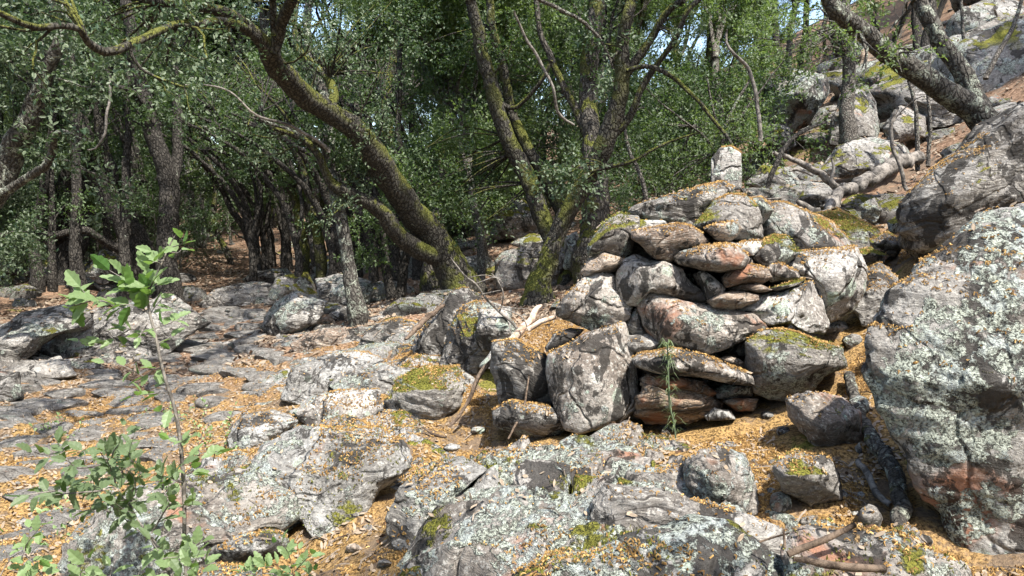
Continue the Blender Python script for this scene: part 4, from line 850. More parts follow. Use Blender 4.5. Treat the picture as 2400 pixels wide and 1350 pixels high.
hero('great leaning mossy oak whose trunk bends left over the path', [
  [(1085,690,100,9.0),(1045,600,88,8.9),(1010,545,82,8.7),(960,490,74,8.4),(905,410,76,8.0),(885,370,74,7.8),(835,305,66,7.5),(760,258,62,7.2),(690,205,66,6.8),(645,150,60,6.4),(628,100,54,6.1)],
  [(635,115,46,6.1),(590,70,38,5.9),(540,35,34,5.7),(450,12,28,5.4),(330,-4,24,5.0)],
  [(640,120,42,6.1),(655,70,36,6.0),(668,30,34,5.8),(690,0,30,5.6)],
  [(645,80,24,6.0),(640,40,22,5.9),(635,0,20,5.8)],
  [(625,108,34,6.1),(570,62,26,5.7),(500,52,22,5.3),(420,55,20,4.9),(350,80,22,4.6),(290,105,24,4.4),(240,118,26,4.3),(208,100,22,4.2),(192,66,18,4.1),(150,60,18,4.0),(95,68,20,3.9),(55,55,18,3.8),(0,28,18,3.7),(-80,-5,16,3.6)],
  [(1035,600,60,8.85),(985,588,52,8.6),(930,545,48,8.3),(895,500,46,8.1),(850,468,40,7.9),(800,445,34,7.7),(770,420,26,7.6),(745,360,20,7.5),(700,320,16,7.4),(640,300,10,7.2)],
  [(760,258,30,7.25),(785,235,28,7.5),(775,190,26,7.6),(745,160,22,7.7),(700,120,18,7.8),(690,60,14,7.8),(700,2,12,7.8)],
 ], 'mossd', 'grey', clumps=[(260,20,120,5.4,40),(620,20,70,7.5,18),(430,70,90,5.1,22),(100,0,100,4.3,20),(340,130,70,5.0,14),(540,110,50,5.6,8),(790,60,100,7.2,24),(480,0,80,5.6,14),(900,90,110,7.8,26),(720,150,60,7.6,10)], per=16, seed=11, leaf_size=.034, twigs=1.6)
hero('slim grey lichened oak standing straight just left of the great leaning oak', [
  [(838,735,44,7.9),(822,640,38,7.9),(805,540,34,7.9),(785,450,38,7.9),(772,380,36,8.0),(770,310,36,8.0),(765,250,30,8.1),(740,170,26,8.2),(720,80,22,8.3),(725,0,20,8.4)],
  [(775,345,20,8.0),(730,330,16,7.8),(690,310,14,7.6),(640,290,10,7.4),(560,255,6,7.2)]], 'lich', 'dark', [(760,160,80,8.2,16)], seed=12, twigs=1.5)
hero('lichen covered trunk leaning in from the left edge with a bare pale snag', [
  [(-90,560,84,6.5),(-20,455,76,6.4),(20,370,68,6.4),(60,300,62,6.3),(90,220,46,6.2),(120,150,38,6.1),(150,60,30,6.0),(140,0,24,6.0)],
  [(0,450,24,6.3),(60,410,24,6.2),(100,385,22,6.0),(122,345,20,5.9),(132,318,17,5.8),(150,308,12,5.8),(172,312,9,5.7),(192,324,5,5.7)]], 'lich', 'grey', [(80,170,110,6.4,26),(40,70,100,6.2,20)], seed=13, twigs=1.5)
hero('dark forked oak with two upright stems left of the path bend', [
  [(398,712,62,11.2),(392,620,58,11.2),(395,520,56,11.2),(392,430,54,11.2),(375,360,48,11.1),(345,270,46,11),(328,190,42,10.9),(318,120,38,10.8),(300,50,32,10.7),(295,0,28,10.7)],
  [(398,430,38,11.2),(412,370,30,11.3),(418,290,26,11.3),(408,200,24,11.4),(412,120,20,11.4),(420,0,18,11.4)],
  [(350,270,22,11),(310,215,16,10.6),(265,200,12,10.3),(245,150,9,10.2)]], 'dark', 'dark', [(330,200,130,14,24),(430,230,90,14.5,14),(350,90,140,13,24)], seed=14, twigs=1.5)
hero('thick black leaning oak left of the forked one', [
  [(345,700,80,12.2),(335,640,76,12.2),(318,570,74,12.1),(280,500,66,12),(240,430,60,11.9),(205,350,54,11.8),(175,250,44,11.6),(150,150,36,11.4),(130,60,30,11.3),(120,0,26,11.3)],
  [(300,540,44,12),(268,470,36,12),(262,400,34,11.9),(240,340,30,11.8),(230,240,26,11.7),(260,130,20,11.6),(250,0,18,11.5)]], 'dark', 'dark', [(220,300,130,15,24),(100,280,120,14.5,20)], seed=15, twigs=1.5)
hero('double stemmed black oak by the rocks at the far left', [
  [(160,700,70,13),(150,620,62,13),(142,540,60,13),(150,460,54,13),(170,390,44,12.9),(180,300,36,12.8),(130,180,30,12.6),(60,60,24,12.5),(40,0,20,12.5)],
  [(150,560,34,13),(110,545,22,12.4),(60,548,20,12),(0,552,18,11.5),(-60,560,14,11)],
  [(160,640,36,13),(195,560,34,13),(196,470,30,13),(180,380,24,13)],
  [(140,690,30,12.9),(110,655,26,12.6),(50,642,18,12.3),(-20,632,14,12)]], 'dark', 'mid', [(40,450,90,12.4,24),(20,560,50,12,10),(60,230,130,15,24)], seed=16, twigs=1.2)
hero('dark low bough reaching left across the trunks', [
  [(305,640,40,11.9),(290,590,30,11.8),(255,572,22,11.6),(225,555,20,11.4),(200,540,20,11.3),(160,545,20,11.2),(120,552,18,11),(60,545,12,10.8)],], 'dark', 'dark', [(110,500,60,11,10)], seed=17, top=False)
# thin mid-distance trunks right of the path: (base .. top)
thin = [
 ('slender tree with twin pale grey stems at the end of the path', [[(468,642,22,18),(464,560,20,18),(452,480,19,18),(440,400,17,18),(430,300,14,18),(440,150,11,18),(450,0,9,18)],[(476,630,14,18),(480,540,13,18),(476,460,12,18),(500,340,9,18)]], 'lich'),
 ('bent green trunk curving left at the path bend', [[(552,655,16,16),(535,600,17,16),(510,550,16,16),(500,500,14,16),(505,440,12,16),(490,380,11,16),(430,280,8,16)]], 'moss'),
 ('dark trunk arching left over the path, first of the leaning row', [[(606,655,26,14),(598,590,26,14),(575,540,22,14),(545,500,18,14),(525,455,16,14),(480,390,12,13.5),(430,340,7,13)],[(600,570,18,14),(610,480,16,14),(600,380,13,14),(540,290,10,13.5),(450,230,6,13)]], 'dark'),
 ('slim dark upright trunk in the leaning row', [[(630,640,14,14.5),(632,560,14,14.5),(628,470,12,14.5),(610,380,10,14.3),(560,300,8,14),(470,240,5,13.6)]], 'dark'),
 ('straight black trunk in the middle of the leaning row', [[(668,612,18,14),(668,540,18,14),(662,460,16,14),(650,400,14,14),(600,330,11,13.6),(520,270,8,13.2),(440,250,5,12.8)],[(662,460,10,14),(640,400,9,14),(560,370,7,13.5),(430,330,4,13)]], 'dark'),
 ('curved trunk with a hooked branch in the leaning row', [[(712,600,24,12.5),(705,530,24,12.5),(692,470,22,12.5),(660,400,18,12.3),(610,340,14,12),(540,290,10,11.6),(450,200,6,11.2)],[(700,500,16,12.5),(715,400,14,12.6),(690,320,12,12.5),(620,240,9,12.2),(560,190,6,12)]], 'mossd'),
 ('paired dark trunks nearest the slim grey oak', [[(750,590,26,11.5),(735,520,26,11.5),(722,450,24,11.5),(700,380,20,11.4),(670,330,15,11.2),(600,270,11,11),(520,230,7,10.7),(430,200,4,10.4)],[(775,590,20,11.7),(760,500,20,11.7),(750,420,17,11.7),(720,350,13,11.6),(650,250,9,11.3),(600,200,6,11.1)]], 'mossd'),
 ('pale barkless thin trunk far up the path', [[(552,625,10,19),(542,575,9,19),(535,520,9,19),(530,470,7,19)]], 'grey'),
 ('arching bare branches crossing above the path', [[(735,600,16,13),(720,500,14,13),(690,420,12,12.6),(640,380,10,12.2),(560,350,7,11.8),(480,300,5,11.4)],[(700,430,9,12.6),(640,340,7,12.3),(560,310,5,12),(430,290,3,11.6)]], 'grey'),
]
for i, (lb, L, bk) in enumerate(thin):
    hero(lb, L, bk, 'mid' if i % 2 else 'dark', [(L[0][-2][0], L[0][-2][1] - 60, 90, L[0][-2][3] + 1.5, 8), (L[0][-3][0] + 20, L[0][-3][1] - 90, 70, L[0][-3][3] + 1.5, 5)], seed=30 + i, twigs=1.6, per=20, leaf_size=.05, name='thin_oak', top=i < 1)
rz_ = random.Random(77); ROW = ['first', 'second', 'third', 'fourth', 'fifth', 'sixth', 'seventh', 'eighth', 'ninth', 'tenth', 'eleventh', 'twelfth', 'thirteenth', 'fourteenth', 'fifteenth', 'sixteenth', 'seventeenth', 'eighteenth', 'nineteenth', 'twentieth', 'twenty-first', 'twenty-second', 'twenty-third', 'twenty-fourth']
for q in range(24):
    bx = 590 + q * 19 + rz_.uniform(-8, 8); dd = rz_.uniform(10.8, 16); by = 655 - (dd - 12) * 8 - (10 if q > 12 else 0); w_ = rz_.uniform(14, 26) * 14 / dd; ln_ = rz_.uniform(150, 270)
    L = [(bx, by, w_, dd), (bx - 6, by - 80, w_ * .92, dd), (bx - ln_ * .14, by - 170, w_ * .8, dd - .1), (bx - ln_ * .42, by - 260, w_ * .62, dd - .4), (bx - ln_ * .8, by - 330, w_ * .42, dd - .8), (bx - ln_ * 1.3, by - 385, w_ * .22, dd - 1.2)]
    L2 = [(bx - 6, by - 90, w_ * .6, dd), (bx + 8, by - 180, w_ * .5, dd), (bx - ln_ * .1, by - 290, w_ * .4, dd), (bx - ln_ * .4, by - 400, w_ * .28, dd - .3)]
    hero('slender dark trunk arching left over the path, %s from the left in the leaning row' % ROW[q], [L, L2], 'dark', 'mid' if q % 2 else 'dark', [(bx - ln_ * .5, by - 430, 70, dd + 1, 4), (bx - ln_ * .2, by - 480, 70, dd + 1.5, 4)], seed=130 + q, twigs=.8, per=12, leaf_size=.04, name='thin_oak', top=False)
for q in range(12):
    bx = 20 + q * 34 + rz_.uniform(-10, 10); dd = rz_.uniform(10.5, 16); by = 660 - (dd - 12) * 6; w_ = rz_.uniform(16, 30) * 13 / dd; ln_ = rz_.uniform(-70, 90)
    L = [(bx, by, w_, dd), (bx - 5, by - 110, w_ * .9, dd), (bx - ln_ * .3, by - 240, w_ * .75, dd), (bx - ln_ * .7, by - 400, w_ * .55, dd), (bx - ln_, by - 560, w_ * .4, dd), (bx - ln_ * 1.2, -5, w_ * .3, dd)]
    hero('slender dark upright trunk in the left thicket, %s from the left edge' % ROW[q], [L], 'dark', 'mid' if q % 3 else 'dark', [(bx - ln_ * .6, by - 380, 80, dd + 2, 7), (bx - ln_, by - 500, 80, dd + 1.5, 7)], seed=160 + q, twigs=.8, per=12, leaf_size=.042, name='thin_oak', top=False)
hero('short dark stem with a leafy tuft under the mossy limb', [[(922,700,24,9.6),(912,650,24,9.6),(895,600,22,9.6),(875,560,18,9.6),(870,520,12,9.6)]], 'dark', 'mid', [(870,560,60,9.5,16),(900,500,50,9.4,10)], seed=51, name='thin_oak', top=False)
hero('short dark stem beside the leafy tuft', [[(940,700,26,9.7),(945,640,24,9.7),(955,580,22,9.7),(958,500,20,9.8),(945,400,18,9.9),(935,280,16,10),(940,120,14,10),(950,0,12,10)]], 'dark', 'dark', [(940,250,110,10,18)], seed=52, name='thin_oak')
hero('stout mossy trunk seen beneath the arch of the great oak', [[(1010,690,56,10.2),(1012,620,50,10.2),(1020,540,44,10.3),(1035,440,38,10.4),(1040,320,34,10.5),(1035,200,30,10.6),(1050,80,26,10.6),(1045,0,24,10.6)]], 'moss', 'dark', [(1040,270,120,10.3,24),(1100,180,110,10.3,22)], seed=53)
hero('twisted black oak whose curved foot stands left of the cairn', [
  [(1262,705,74,7.6),(1268,660,60,7.6),(1285,610,52,7.6),(1312,545,50,7.6),(1350,460,50,7.5),(1388,400,54,7.4),(1412,345,58,7.3),(1440,270,52,7.2),(1455,200,44,7.1),(1458,110,38,7.0),(1470,40,34,6.9),(1480,0,32,6.9)],
  [(1455,190,30,7.1),(1520,100,22,7.0),(1560,30,20,6.9),(1600,2,18,6.8)],
  [(1420,330,26,7.3),(1465,290,22,7.2),(1505,215,18,7.1),(1545,150,16,7.0),(1585,85,15,6.9),(1610,30,14,6.8),(1640,0,14,6.8)],
  [(1470,165,12,7.0),(1530,155,14,6.9),(1590,190,14,6.9),(1640,240,12,6.8),(1690,300,10,6.8),(1720,340,7,6.7)],
  [(1400,400,14,7.3),(1470,385,10,7.1),(1560,340,8,7),(1640,310,6,6.9)]], 'mossd', 'grey', [(1370,420,55,6.9,12),(1300,395,50,7,7),(1430,90,80,7,6),(1560,60,60,6.8,5)], seed=18, twigs=.5, per=16)
hero('tall leaning oak with two crossing stems behind the twisted one', [
  [(1335,670,64,8.6),(1318,610,54,8.6),(1290,540,52,8.6),(1258,470,50,8.6),(1225,390,48,8.6),(1190,320,44,8.5),(1165,240,44,8.4),(1140,150,40,8.3),(1115,60,34,8.2),(1100,0,30,8.1)],
  [(1315,500,36,8.8),(1265,400,34,8.7),(1230,330,32,8.6),(1200,250,28,8.6),(1175,150,26,8.5),(1150,60,24,8.4),(1150,0,22,8.4)],
  [(1165,230,16,8.4),(1210,250,14,8.4),(1260,200,12,8.2),(1290,140,12,8.1)]], 'mossd', 'dark', [(1040,420,110,8.8,30),(1100,480,80,8.8,18),(980,400,80,9,14),(1060,80,100,8.8,10),(1230,160,80,8.8,8)], seed=19, twigs=.5, per=22, leaf_size=.04)
hero('broad mossy trunk with a sunlit edge directly behind the left shoulder of the cairn', [
  [(1385,610,84,7.9),(1392,540,76,7.9),(1398,470,72,7.9),(1395,400,64,8),(1385,330,56,8.1),(1378,230,52,8.2),(1385,120,50,8.2),(1395,40,46,8.2),(1398,0,44,8.2)],
  [(1385,330,30,8.1),(1350,260,24,8.2),(1310,180,20,8.2),(1270,90,16,8.2),(1255,0,14,8.2)]], 'moss', 'dark', [(1330,120,100,8.6,10),(1290,280,80,8.8,8)], seed=20, twigs=.6)
hero('pale crooked dead stem above the marker stone', [[(1782,330,12.0,7.4),(1780,270,12.0,7.4),(1775,215,11.2,7.4),(1755,160,10.5,7.4),(1718,128,9.0,7.3),(1700,100,7.5,7.3),(1702,70,6.0,7.3)],], 'pale', 'bright', seed=21, root=False, top=False, name='dead_sapling', cat='dead sapling')
hero('reddish brown shrub stems fanning out behind the marker stone', [
  [(1690,400,9.0,8.2),(1695,330,9.0,8.2),(1715,260,7.5,8.2),(1760,190,6.0,8.2)],[(1695,340,6.8,8.2),(1670,260,6.0,8.1),(1655,180,4.5,8)],[(1700,330,6.8,8.2),(1740,270,6.0,8.2),(1800,190,4.5,8.1),(1840,140,3.0,8)],[(1690,390,6.8,8.2),(1650,320,6.0,8.2),(1560,250,4.5,8),(1500,190,3.0,7.9)]], 'grey', 'bright', [(1760,340,60,8,20),(1720,280,50,8,10),(1680,420,50,8.2,10),(1600,330,90,8.3,20),(1640,420,70,8.4,18),(1560,420,60,8.4,14)], seed=22, per=22, name='oak_shrub', cat='shrub', top=False, leaf_size=.036)
hero('straight grey oak on the hillside above the flat boulder', [[(1992,330,40,10.2),(1985,260,38,10.2),(1988,180,36,10.2),(1982,90,34,10.2),(1980,0,32,10.2)]], 'grey', 'bright', [(1900,110,110,10,22),(1800,90,110,10.4,22)], seed=23, twigs=.6)
hero('big tilted oak crusted with pale lichen, rooted on the right hand boulder', [
  [(2318,300,79.2,6.0),(2285,262,73.8,5.95),(2240,232,68.4,5.9),(2190,200,64.8,5.8),(2120,150,59.4,5.7),(2060,105,55.8,5.6),(2010,62,50.4,5.5),(1960,20,45.0,5.4),(1935,-10,41.4,5.4)],
  [(2295,255,59.4,6.0),(2268,195,52.2,6.0),(2235,140,48.6,6.0),(2190,80,43.2,6.0),(2160,30,39.6,6.0),(2150,0,37.8,6.0)],
  [(2090,120,18.0,5.7),(2110,60,14.4,5.6),(2140,0,10.8,5.5)]], 'lich', 'bright', [(2100,40,50,5.5,7),(2030,150,40,5.3,4),(2130,130,40,5.5,4),(1930,50,60,5.6,6)], seed=24, root=False, per=12, twigs=.2, leaf_size=.035)
hero('thin upright trunk between the forks of the tilted oak', [[(2265,150,12,11),(2258,80,10,11),(2250,0,9,11)]], 'grey', 'bright', seed=25, root=False, name='thin_oak', top=False)
hero('short thin broken trunk under the tilted oak', [[(2150,400,14,8),(2152,320,13,8),(2140,240,11,8),(2128,190,9,8)]], 'grey', 'bright', seed=35, root=False, name='thin_oak', top=False)
hero('taller thin trunk right beside the short broken one', [[(2175,390,12,8.2),(2180,300,11,8.2),(2172,200,9,8.2),(2180,100,8,8.3),(2182,0,7,8.3)]], 'grey', 'bright', seed=36, root=False, name='thin_oak', top=False)
hero('dead leaning stick with a bare kinked top in front of the thin trunks', [[(2125,445,11.2,6.8),(2110,395,11.2,6.8),(2095,340,10.4,6.8),(2092,290,9.6,6.8),(2110,255,6.4,6.8)],[(2095,285,4.8,6.8),(2150,235,3.2,6.7),(2170,228,2.4,6.6)]], 'pale', 'grey', seed=26, root=False, top=False, name='dead_sapling', cat='dead sapling')
hero('thin bare reddish sapling leaning on the hillside near the top right corner', [[(2310,185,16,10),(2340,130,14,10),(2375,60,12,10),(2395,-5,10,10)]], 'grey', 'grey', seed=27, root=False, top=False, name='dead_sapling', cat='dead sapling')
hero('slanting dead branch in front of the hillside, right of the marker stone', [[(1800,440,16,7.2),(1825,385,15,7.2),(1860,330,12,7.3),(1905,300,10,7.4),(1940,285,6,7.5)]], 'dark', 'grey', seed=28, root=False, top=False, name='dead_branch', cat='dead branch')
hero('thin reddish stem slanting left of the marker stone', [[(1515,470,14,7.8),(1500,410,12,7.8),(1470,330,10,7.8),(1455,240,8,7.8)]], 'grey', 'dark', [(1500,300,80,8.2,14)], seed=29, root=False, top=False, name='thin_oak')
for k_, (lb, L, bk) in enumerate([
   ('bare pale branch hanging in front of the crossing stems', [(1205,25,6,6.8),(1230,80,9,6.9),(1270,150,10,7),(1295,200,9,7),(1310,260,9,7.1),(1350,290,6,7.2)], 'pale'),
   ('long thin branch slanting down towards the twisted oak', [(1260,-5,10,6.6),(1320,25,11,6.7),(1370,55,10,6.8),(1410,100,8,6.9),(1440,165,6,7)], 'grey'),
   ('bright dead twig arching over the thin trunks', [(770,355,12,7.4),(720,325,10,7.2),(660,290,8,7),(600,270,7,6.9),(540,215,5,6.8),(480,200,4,6.8),(415,200,3,6.8)], 'pale'),
   ('curled bare branch hanging in front of the forked oak', [(258,180,7,8),(262,220,8,8),(250,270,8,8),(248,310,7,8),(225,345,5,8),(205,350,4,8)], 'pale')]):
    hero(lb, [L], bk, 'grey', seed=60 + k_, root=False, top=False, name='dead_branch', cat='dead branch', twigs=0)

# ------------------------------------------------------------------ logs and sticks
def stick(label, limbs, wood='brown', name='dead_stick', cat='stick', k=8, rough=.1, group=None, lie=False):
    if lie: limbs = [[(a, b, w_, min(gd(a, b), gd(a, b + w_)) - .02) for a, b, w_, d_ in L] for L in limbs]
    tb = Tubes(); org = None
    for j, L in enumerate(limbs):
        P, R_ = limb3(L); sp, sr = smooth_poly(P, R_, .03); org = P[0] if org is None else org
        w_ = np.column_stack([fbm(sp * 9, 40 + j + q, 3) for q in range(3)]) * R_.max() * .9; tb.add(sp + w_, sr, k, rough, 5 + j)
    m_ = WOOD.get(wood) or BARK[wood]; o = link(name, tb.mesh(name, m_, org), loc=tuple(org)); tag(o, label, cat, group); return o
stick('thick lichened fallen branch leaning down through the litter gully at the right', [[(1985,885,30,3.42),(2012,945,31,3.38),(2018,985,34,3.3),(2050,1030,40,3.2),(2085,1085,43,3.1),(2100,1130,45,2.98),(2105,1190,47,2.86),(2105,1262,44,2.72)]], 'lich', 'fallen_branch', 'branch', 14, .12, lie=True)
stick('short pale side stick beside the thick fallen branch', [[(2012,1080,16,3.1),(2030,1110,20,3.05),(2060,1160,20,2.95),(2090,1185,17,2.88)]], 'pale', lie=True)
stick('dark broken stick poking up at the bottom right', [[(1850,1300,20,2.05),(1920,1270,19,2.05),(2000,1228,16,2.05)],[(1838,1285,8,2.1),(1836,1240,6,2.1),(1848,1245,3,2.1)]], 'brown')
stick('dark stick lying almost level at the bottom right', [[(1860,1308,14,2.02),(1930,1320,22,2.0),(2000,1325,24,1.98),(2075,1332,22,1.96)],[(1780,1270,6,2.15),(1830,1255,5,2.12),(1850,1250,3,2.1)]], 'brown')
stick('forked grey driftwood like log lying on the hillside slope', [
  [(2160,370,31.7,8.0),(2110,385,36.0,7.8),(2060,405,38.9,7.6),(2010,430,36.0,7.4),(1965,455,31.7,7.2),(1940,490,27.4,7.0)],
  [(1960,440,21.6,7.3),(1915,400,18.7,7.3),(1870,378,15.8,7.3),(1815,355,10.1,7.3)],
  [(1985,440,14.4,7.3),(1950,430,11.5,7.2),(1955,395,8.6,7.2),(1948,368,4.3,7.2)],
  [(1905,410,8.6,7.3),(1860,395,10.1,7.3),(1850,400,4.3,7.2)]], 'pale', 'fallen_log', 'log', 12, .2)
stick('mossy root end of the log bending down towards the cairn', [[(1945,470,26,6.9),(1940,500,30,6.7),(1900,490,22,6.7),(1870,472,12,6.7)]], 'pale', 'fallen_log', 'log', 10, .2)
hs = [[(1785,325,10),(1830,318,12),(1880,312,12),(1935,300,9)],[(1800,340,7),(1850,330,8),(1900,305,6)],[(1940,260,9),(1980,250,10),(2050,245,8),(2110,225,6)],[(1940,275,7),(2010,265,8),(2090,262,6)],[(2010,245,8),(2070,238,8),(2120,215,6)],[(1950,300,8),(1965,270,9),(2000,262,6)],
      [(2010,195,6),(2080,185,7),(2130,180,4)],[(1780,345,9),(1765,330,7),(1740,325,5)],[(2070,318,9),(2120,315,9),(2160,312,5)],[(2230,90,8),(2290,70,10),(2360,55,8)],[(2260,215,5),(2330,190,6),(2400,180,5)],[(2150,300,4),(2220,265,5),(2290,240,3)],[(2330,20,7),(2345,60,8),(2345,110,5)],
      [(1590,440,6),(1640,450,7),(1700,452,4)],[(2200,130,5),(2260,100,6),(2330,80,4)],[(1780,470,6),(1840,465,7),(1900,480,5)],[(2040,370,5),(2070,350,6),(2110,345,3)],[(540,540,5),(575,560,6),(600,566,3)],[(600,575,5),(640,590,6),(660,600,3)]]
for j, L in enumerate(hs):
    HSL = ['lying under the split round boulder', 'thin and lowest under the split round boulder', 'lying right of the straight oak', 'second down right of the straight oak', 'uppermost of those right of the straight oak', 'crossing the foot of the straight oak', 'beside the reddish rock face', 'left of the undercut dark rock', 'above the flat pale boulder', 'on the top right ledge', 'thin one under the second ledge', 'under the tilted oak', 'standing in front of the top right ledge', 'left of the marker stone', 'left of the top right ledges', 'right of the marker stone', 'on the flat pale boulder', 'on the sunlit slope beyond the bend', 'leaning on rocks below the sunlit slope'] if j == 0 else HSL
    g_ = [min(gd(a, b), 16) - .12 for a, b, w_ in L]; g0 = float(np.median(g_))
    stick('bleached dead branch ' + HSL[j], [[(a, b, w_ * .9, g0 + .3 * (k_ - 1)) for k_, (a, b, w_) in enumerate(L)]], 'pale', 'fallen_branch', 'branch', 6, .1, 'bleached branches fallen on the slopes')
stick('crooked stick propped against the pale tilted stone left of the cairn', [[(1052,1000,8,4.5),(1085,960,10,4.55),(1110,910,13,4.6),(1130,870,15,4.65),(1165,830,10,4.7)]], 'brown')
stick('thin dark twig leaning on the dark spotted rock', [[(1190,1028,5,4.1),(1215,985,7,4.15),(1232,940,6,4.2),(1240,880,4,4.25)]], 'brown')
stick('freshly split pale plank of wood in the sun left of the cairn', [[(1198,800,24,5.35),(1225,770,22,5.4),(1255,735,18,5.5),(1272,712,8,5.55)]], 'bleach', 'split_wood', 'wood piece')
stick('second split piece of pale wood touching the cairn', [[(1235,770,14,5.3),(1270,755,16,5.3),(1305,742,12,5.3)]], 'bleach', 'split_wood', 'wood piece')
stick('brown dead bough sloping down over the streaked boulder', [[(1040,715,10,6.1),(1005,740,16,6.0),(985,760,18,5.9),(960,790,12,5.8),(950,798,6,5.75)]], 'brown')
stick('bare twiggy dead branch with curled brown leaves at its tip', [
  [(1210,770,7,5.4),(1170,730,8,5.4),(1140,700,7,5.35),(1115,665,6,5.3),(1080,635,4,5.3),(1055,602,3,5.3)],[(1115,665,4,5.3),(1160,650,4,5.25),(1180,665,2,5.2)],[(1140,700,4,5.35),(1110,690,3,5.3),(1095,668,2,5.3)],
  [(1170,730,5,5.4),(1180,690,4,5.3),(1165,655,3,5.3),(1150,640,2,5.3)],[(1150,710,3,5.3),(1185,720,3,5.3),(1240,725,2,5.3)],[(1240,775,5,5.3),(1220,740,4,5.3),(1165,720,3,5.3)],[(1100,650,3,5.3),(1140,645,2.5,5.3),(1180,655,1.5,5.3)],[(1130,690,3,5.3),(1175,680,2,5.3)]], 'pale', 'dead_branch', 'dead branch', 5, 0)
stick('short dark twig lying on the orange litter in the centre', [[(990,1002,6,4.45),(1015,1018,9,4.4),(1045,1025,5,4.4)]], 'brown')
stick('thin curved twig lying below the cairn boulder', [[(1118,1058,4,4.0),(1150,1052,5,4.0),(1172,1062,4,3.98)]], 'brown')

# ------------------------------------------------------------------ saplings in the foreground
def saw_leaf(P, a, b, c, L, W):
    """toothed leaf outline, folded along the midrib; returns V,F"""
    ts = np.linspace(0, 1, 9); V = [P + a * L * t - c * .10 * L * (t - .4) ** 2 for t in ts]; n = len(V); w_ = np.sin(np.pi * ts ** .8) ** .8
    for sgn in (1, -1):
        for k_, t in enumerate(ts):
            tooth = 1.13 if k_ % 2 else .88
            V.append(V[k_] + a * L * (.03 if k_ % 2 else -.01) + b * sgn * W * .5 * w_[k_] * tooth + c * W * .16 * w_[k_])
    F = []
    for k_ in range(n - 1):
        F.append((k_, n + k_, n + k_ + 1, k_ + 1)); F.append((k_, k_ + 1, 2 * n + k_ + 1, 2 * n + k_))
    return np.array(V), np.array(F)
def sapling(label, stems, sprays, seed, name='oak_sapling', size=.045, leafm='sap'):
    rs = np.random.RandomState(seed); tb = Tubes(); Vs, Fs = [], []; n0 = 0; org = None
    def leafat(p, d, s):
        nonlocal n0
        a = unit(d + rs.normal(size=3) * .25); u = unit(np.array([0, -.35, 1]) + rs.normal(size=3) * .45); b = unit(np.cross(u, a)); c = np.cross(a, b)
        L = s * rs.uniform(.75, 1.25); V, F = saw_leaf(p + a * .006, a, b, c, L, L * rs.uniform(.45, .6)); Vs.append(V); Fs.append(F + n0); n0 += len(V)
    for L in stems:
        P, r_ = limb3(L); org = P[0] if org is None else org; sp, sr = smooth_poly(P, r_, .02); tb.add(sp, sr, 6, 0)
    for (x0, y0, x1, y1, d, nl, s, wpx) in sprays:
        p0, p1 = at(x0, y0, d), at(x1, y1, d + rs.uniform(-.12, .12)); mid = (p0 + p1) / 2 + rs.normal(size=3) * .01
        sp, sr = smooth_poly([p0, mid, p1], np.array([wpx, wpx * .7, wpx * .35]) * .5 / FPX * d, .02); tb.add(sp, sr, 5, 0); ax = unit(p1 - p0)
        for k_ in range(nl):
            t = .25 + .75 * k_ / max(1, nl - 1); p = sp[min(len(sp) - 1, int(t * (len(sp) - 1)))]; sd = unit(np.cross(ax, rs.normal(size=3)))
            leafat(p, ax * (.5 if t < .95 else 1) + sd * (.9 if t < .95 else .3), s * size / .045 * (1.18 if 'sapling' in name else 1))
    root_o = bpy.data.objects.new(name, None); COL.objects.link(root_o); root_o.location = tuple(org); tag(root_o, label, 'sapling')
    link('stem', tb.mesh('stem', WOOD['pale'], org), root_o)
    link('foliage', mesh_np('foliage', np.vstack(Vs) - org, np.vstack(Fs), LEAF[leafm], False), root_o)
D = 2.35
sapling('tall young oak sapling with pale serrated leaves in the left foreground', [[(438,1350,11,D),(432,1290,11,D),(432,1180,11,D),(425,1060,11,D),(410,960,10,D),(385,880,9,D),(365,790,8,D),(348,720,7,D),(350,680,6,D),(378,620,5,D),(400,570,4,D),(415,545,2,D)]],
 [(385,610,360,590,D,3,.05,3),(400,580,425,560,D,4,.035,3),(378,620,350,620,D,3,.055,3),(395,590,425,585,D,3,.04,3),
  (348,705,300,665,D,7,.062,4),(350,690,345,640,D,6,.06,4),(352,685,390,665,D,6,.055,4),(346,715,290,640,D,6,.055,4),(300,665,250,630,D,5,.05,3),
  (348,735,270,715,D,7,.06,4),(300,725,215,700,D,8,.062,4),(225,700,165,720,D,6,.06,3),(215,700,190,675,D,4,.055,3),(352,740,380,700,D,5,.055,3),
  (360,790,300,770,D,4,.045,3),(362,770,410,745,D,5,.045,3),(300,775,225,810,D,6,.045,3),(215,800,185,800,D,2,.045,3),(368,810,400,790,D,3,.04,3),
  (345,760,325,790,D,4,.045,3),(380,860,340,880,D,4,.042,3),(340,885,250,850,D,4,.04,3),(395,900,350,915,D,4,.042,3),(398,920,310,930,D,5,.042,3),(405,960,375,965,D,2,.045,3),
  (420,1040,445,1025,D,3,.04,3),(430,1080,480,1060,D,4,.045,3),(432,1110,455,1100,D,4,.04,3),(430,1130,405,1120,D,4,.04,3),(432,1190,450,1165,D,2,.045,3),(500,1080,510,1060,D,3,.045,3),(432,1180,400,1190,D,2,.04,3),
  (425,1060,400,1030,D,3,.03,2),(436,1300,470,1270,D,4,.05,3),(436,1310,400,1290,D,4,.05,3)], 1)
bs = []; rb = random.Random(5)
D2 = 2.2
main = [(400,1345,355,1260),(355,1260,310,1190),(310,1190,270,1130),(355,1260,270,1190),(270,1190,200,1130),(270,1130,235,1060),(235,1090,160,1080),(160,1080,80,1060),(310,1190,330,1110),(330,1110,290,1050),(290,1120,260,1060),(270,1130,280,1040),(200,1130,150,1150),(355,1250,400,1180),(400,1180,380,1120),(260,1200,180,1200),(240,1150,130,1160),(130,1150,60,1160)]
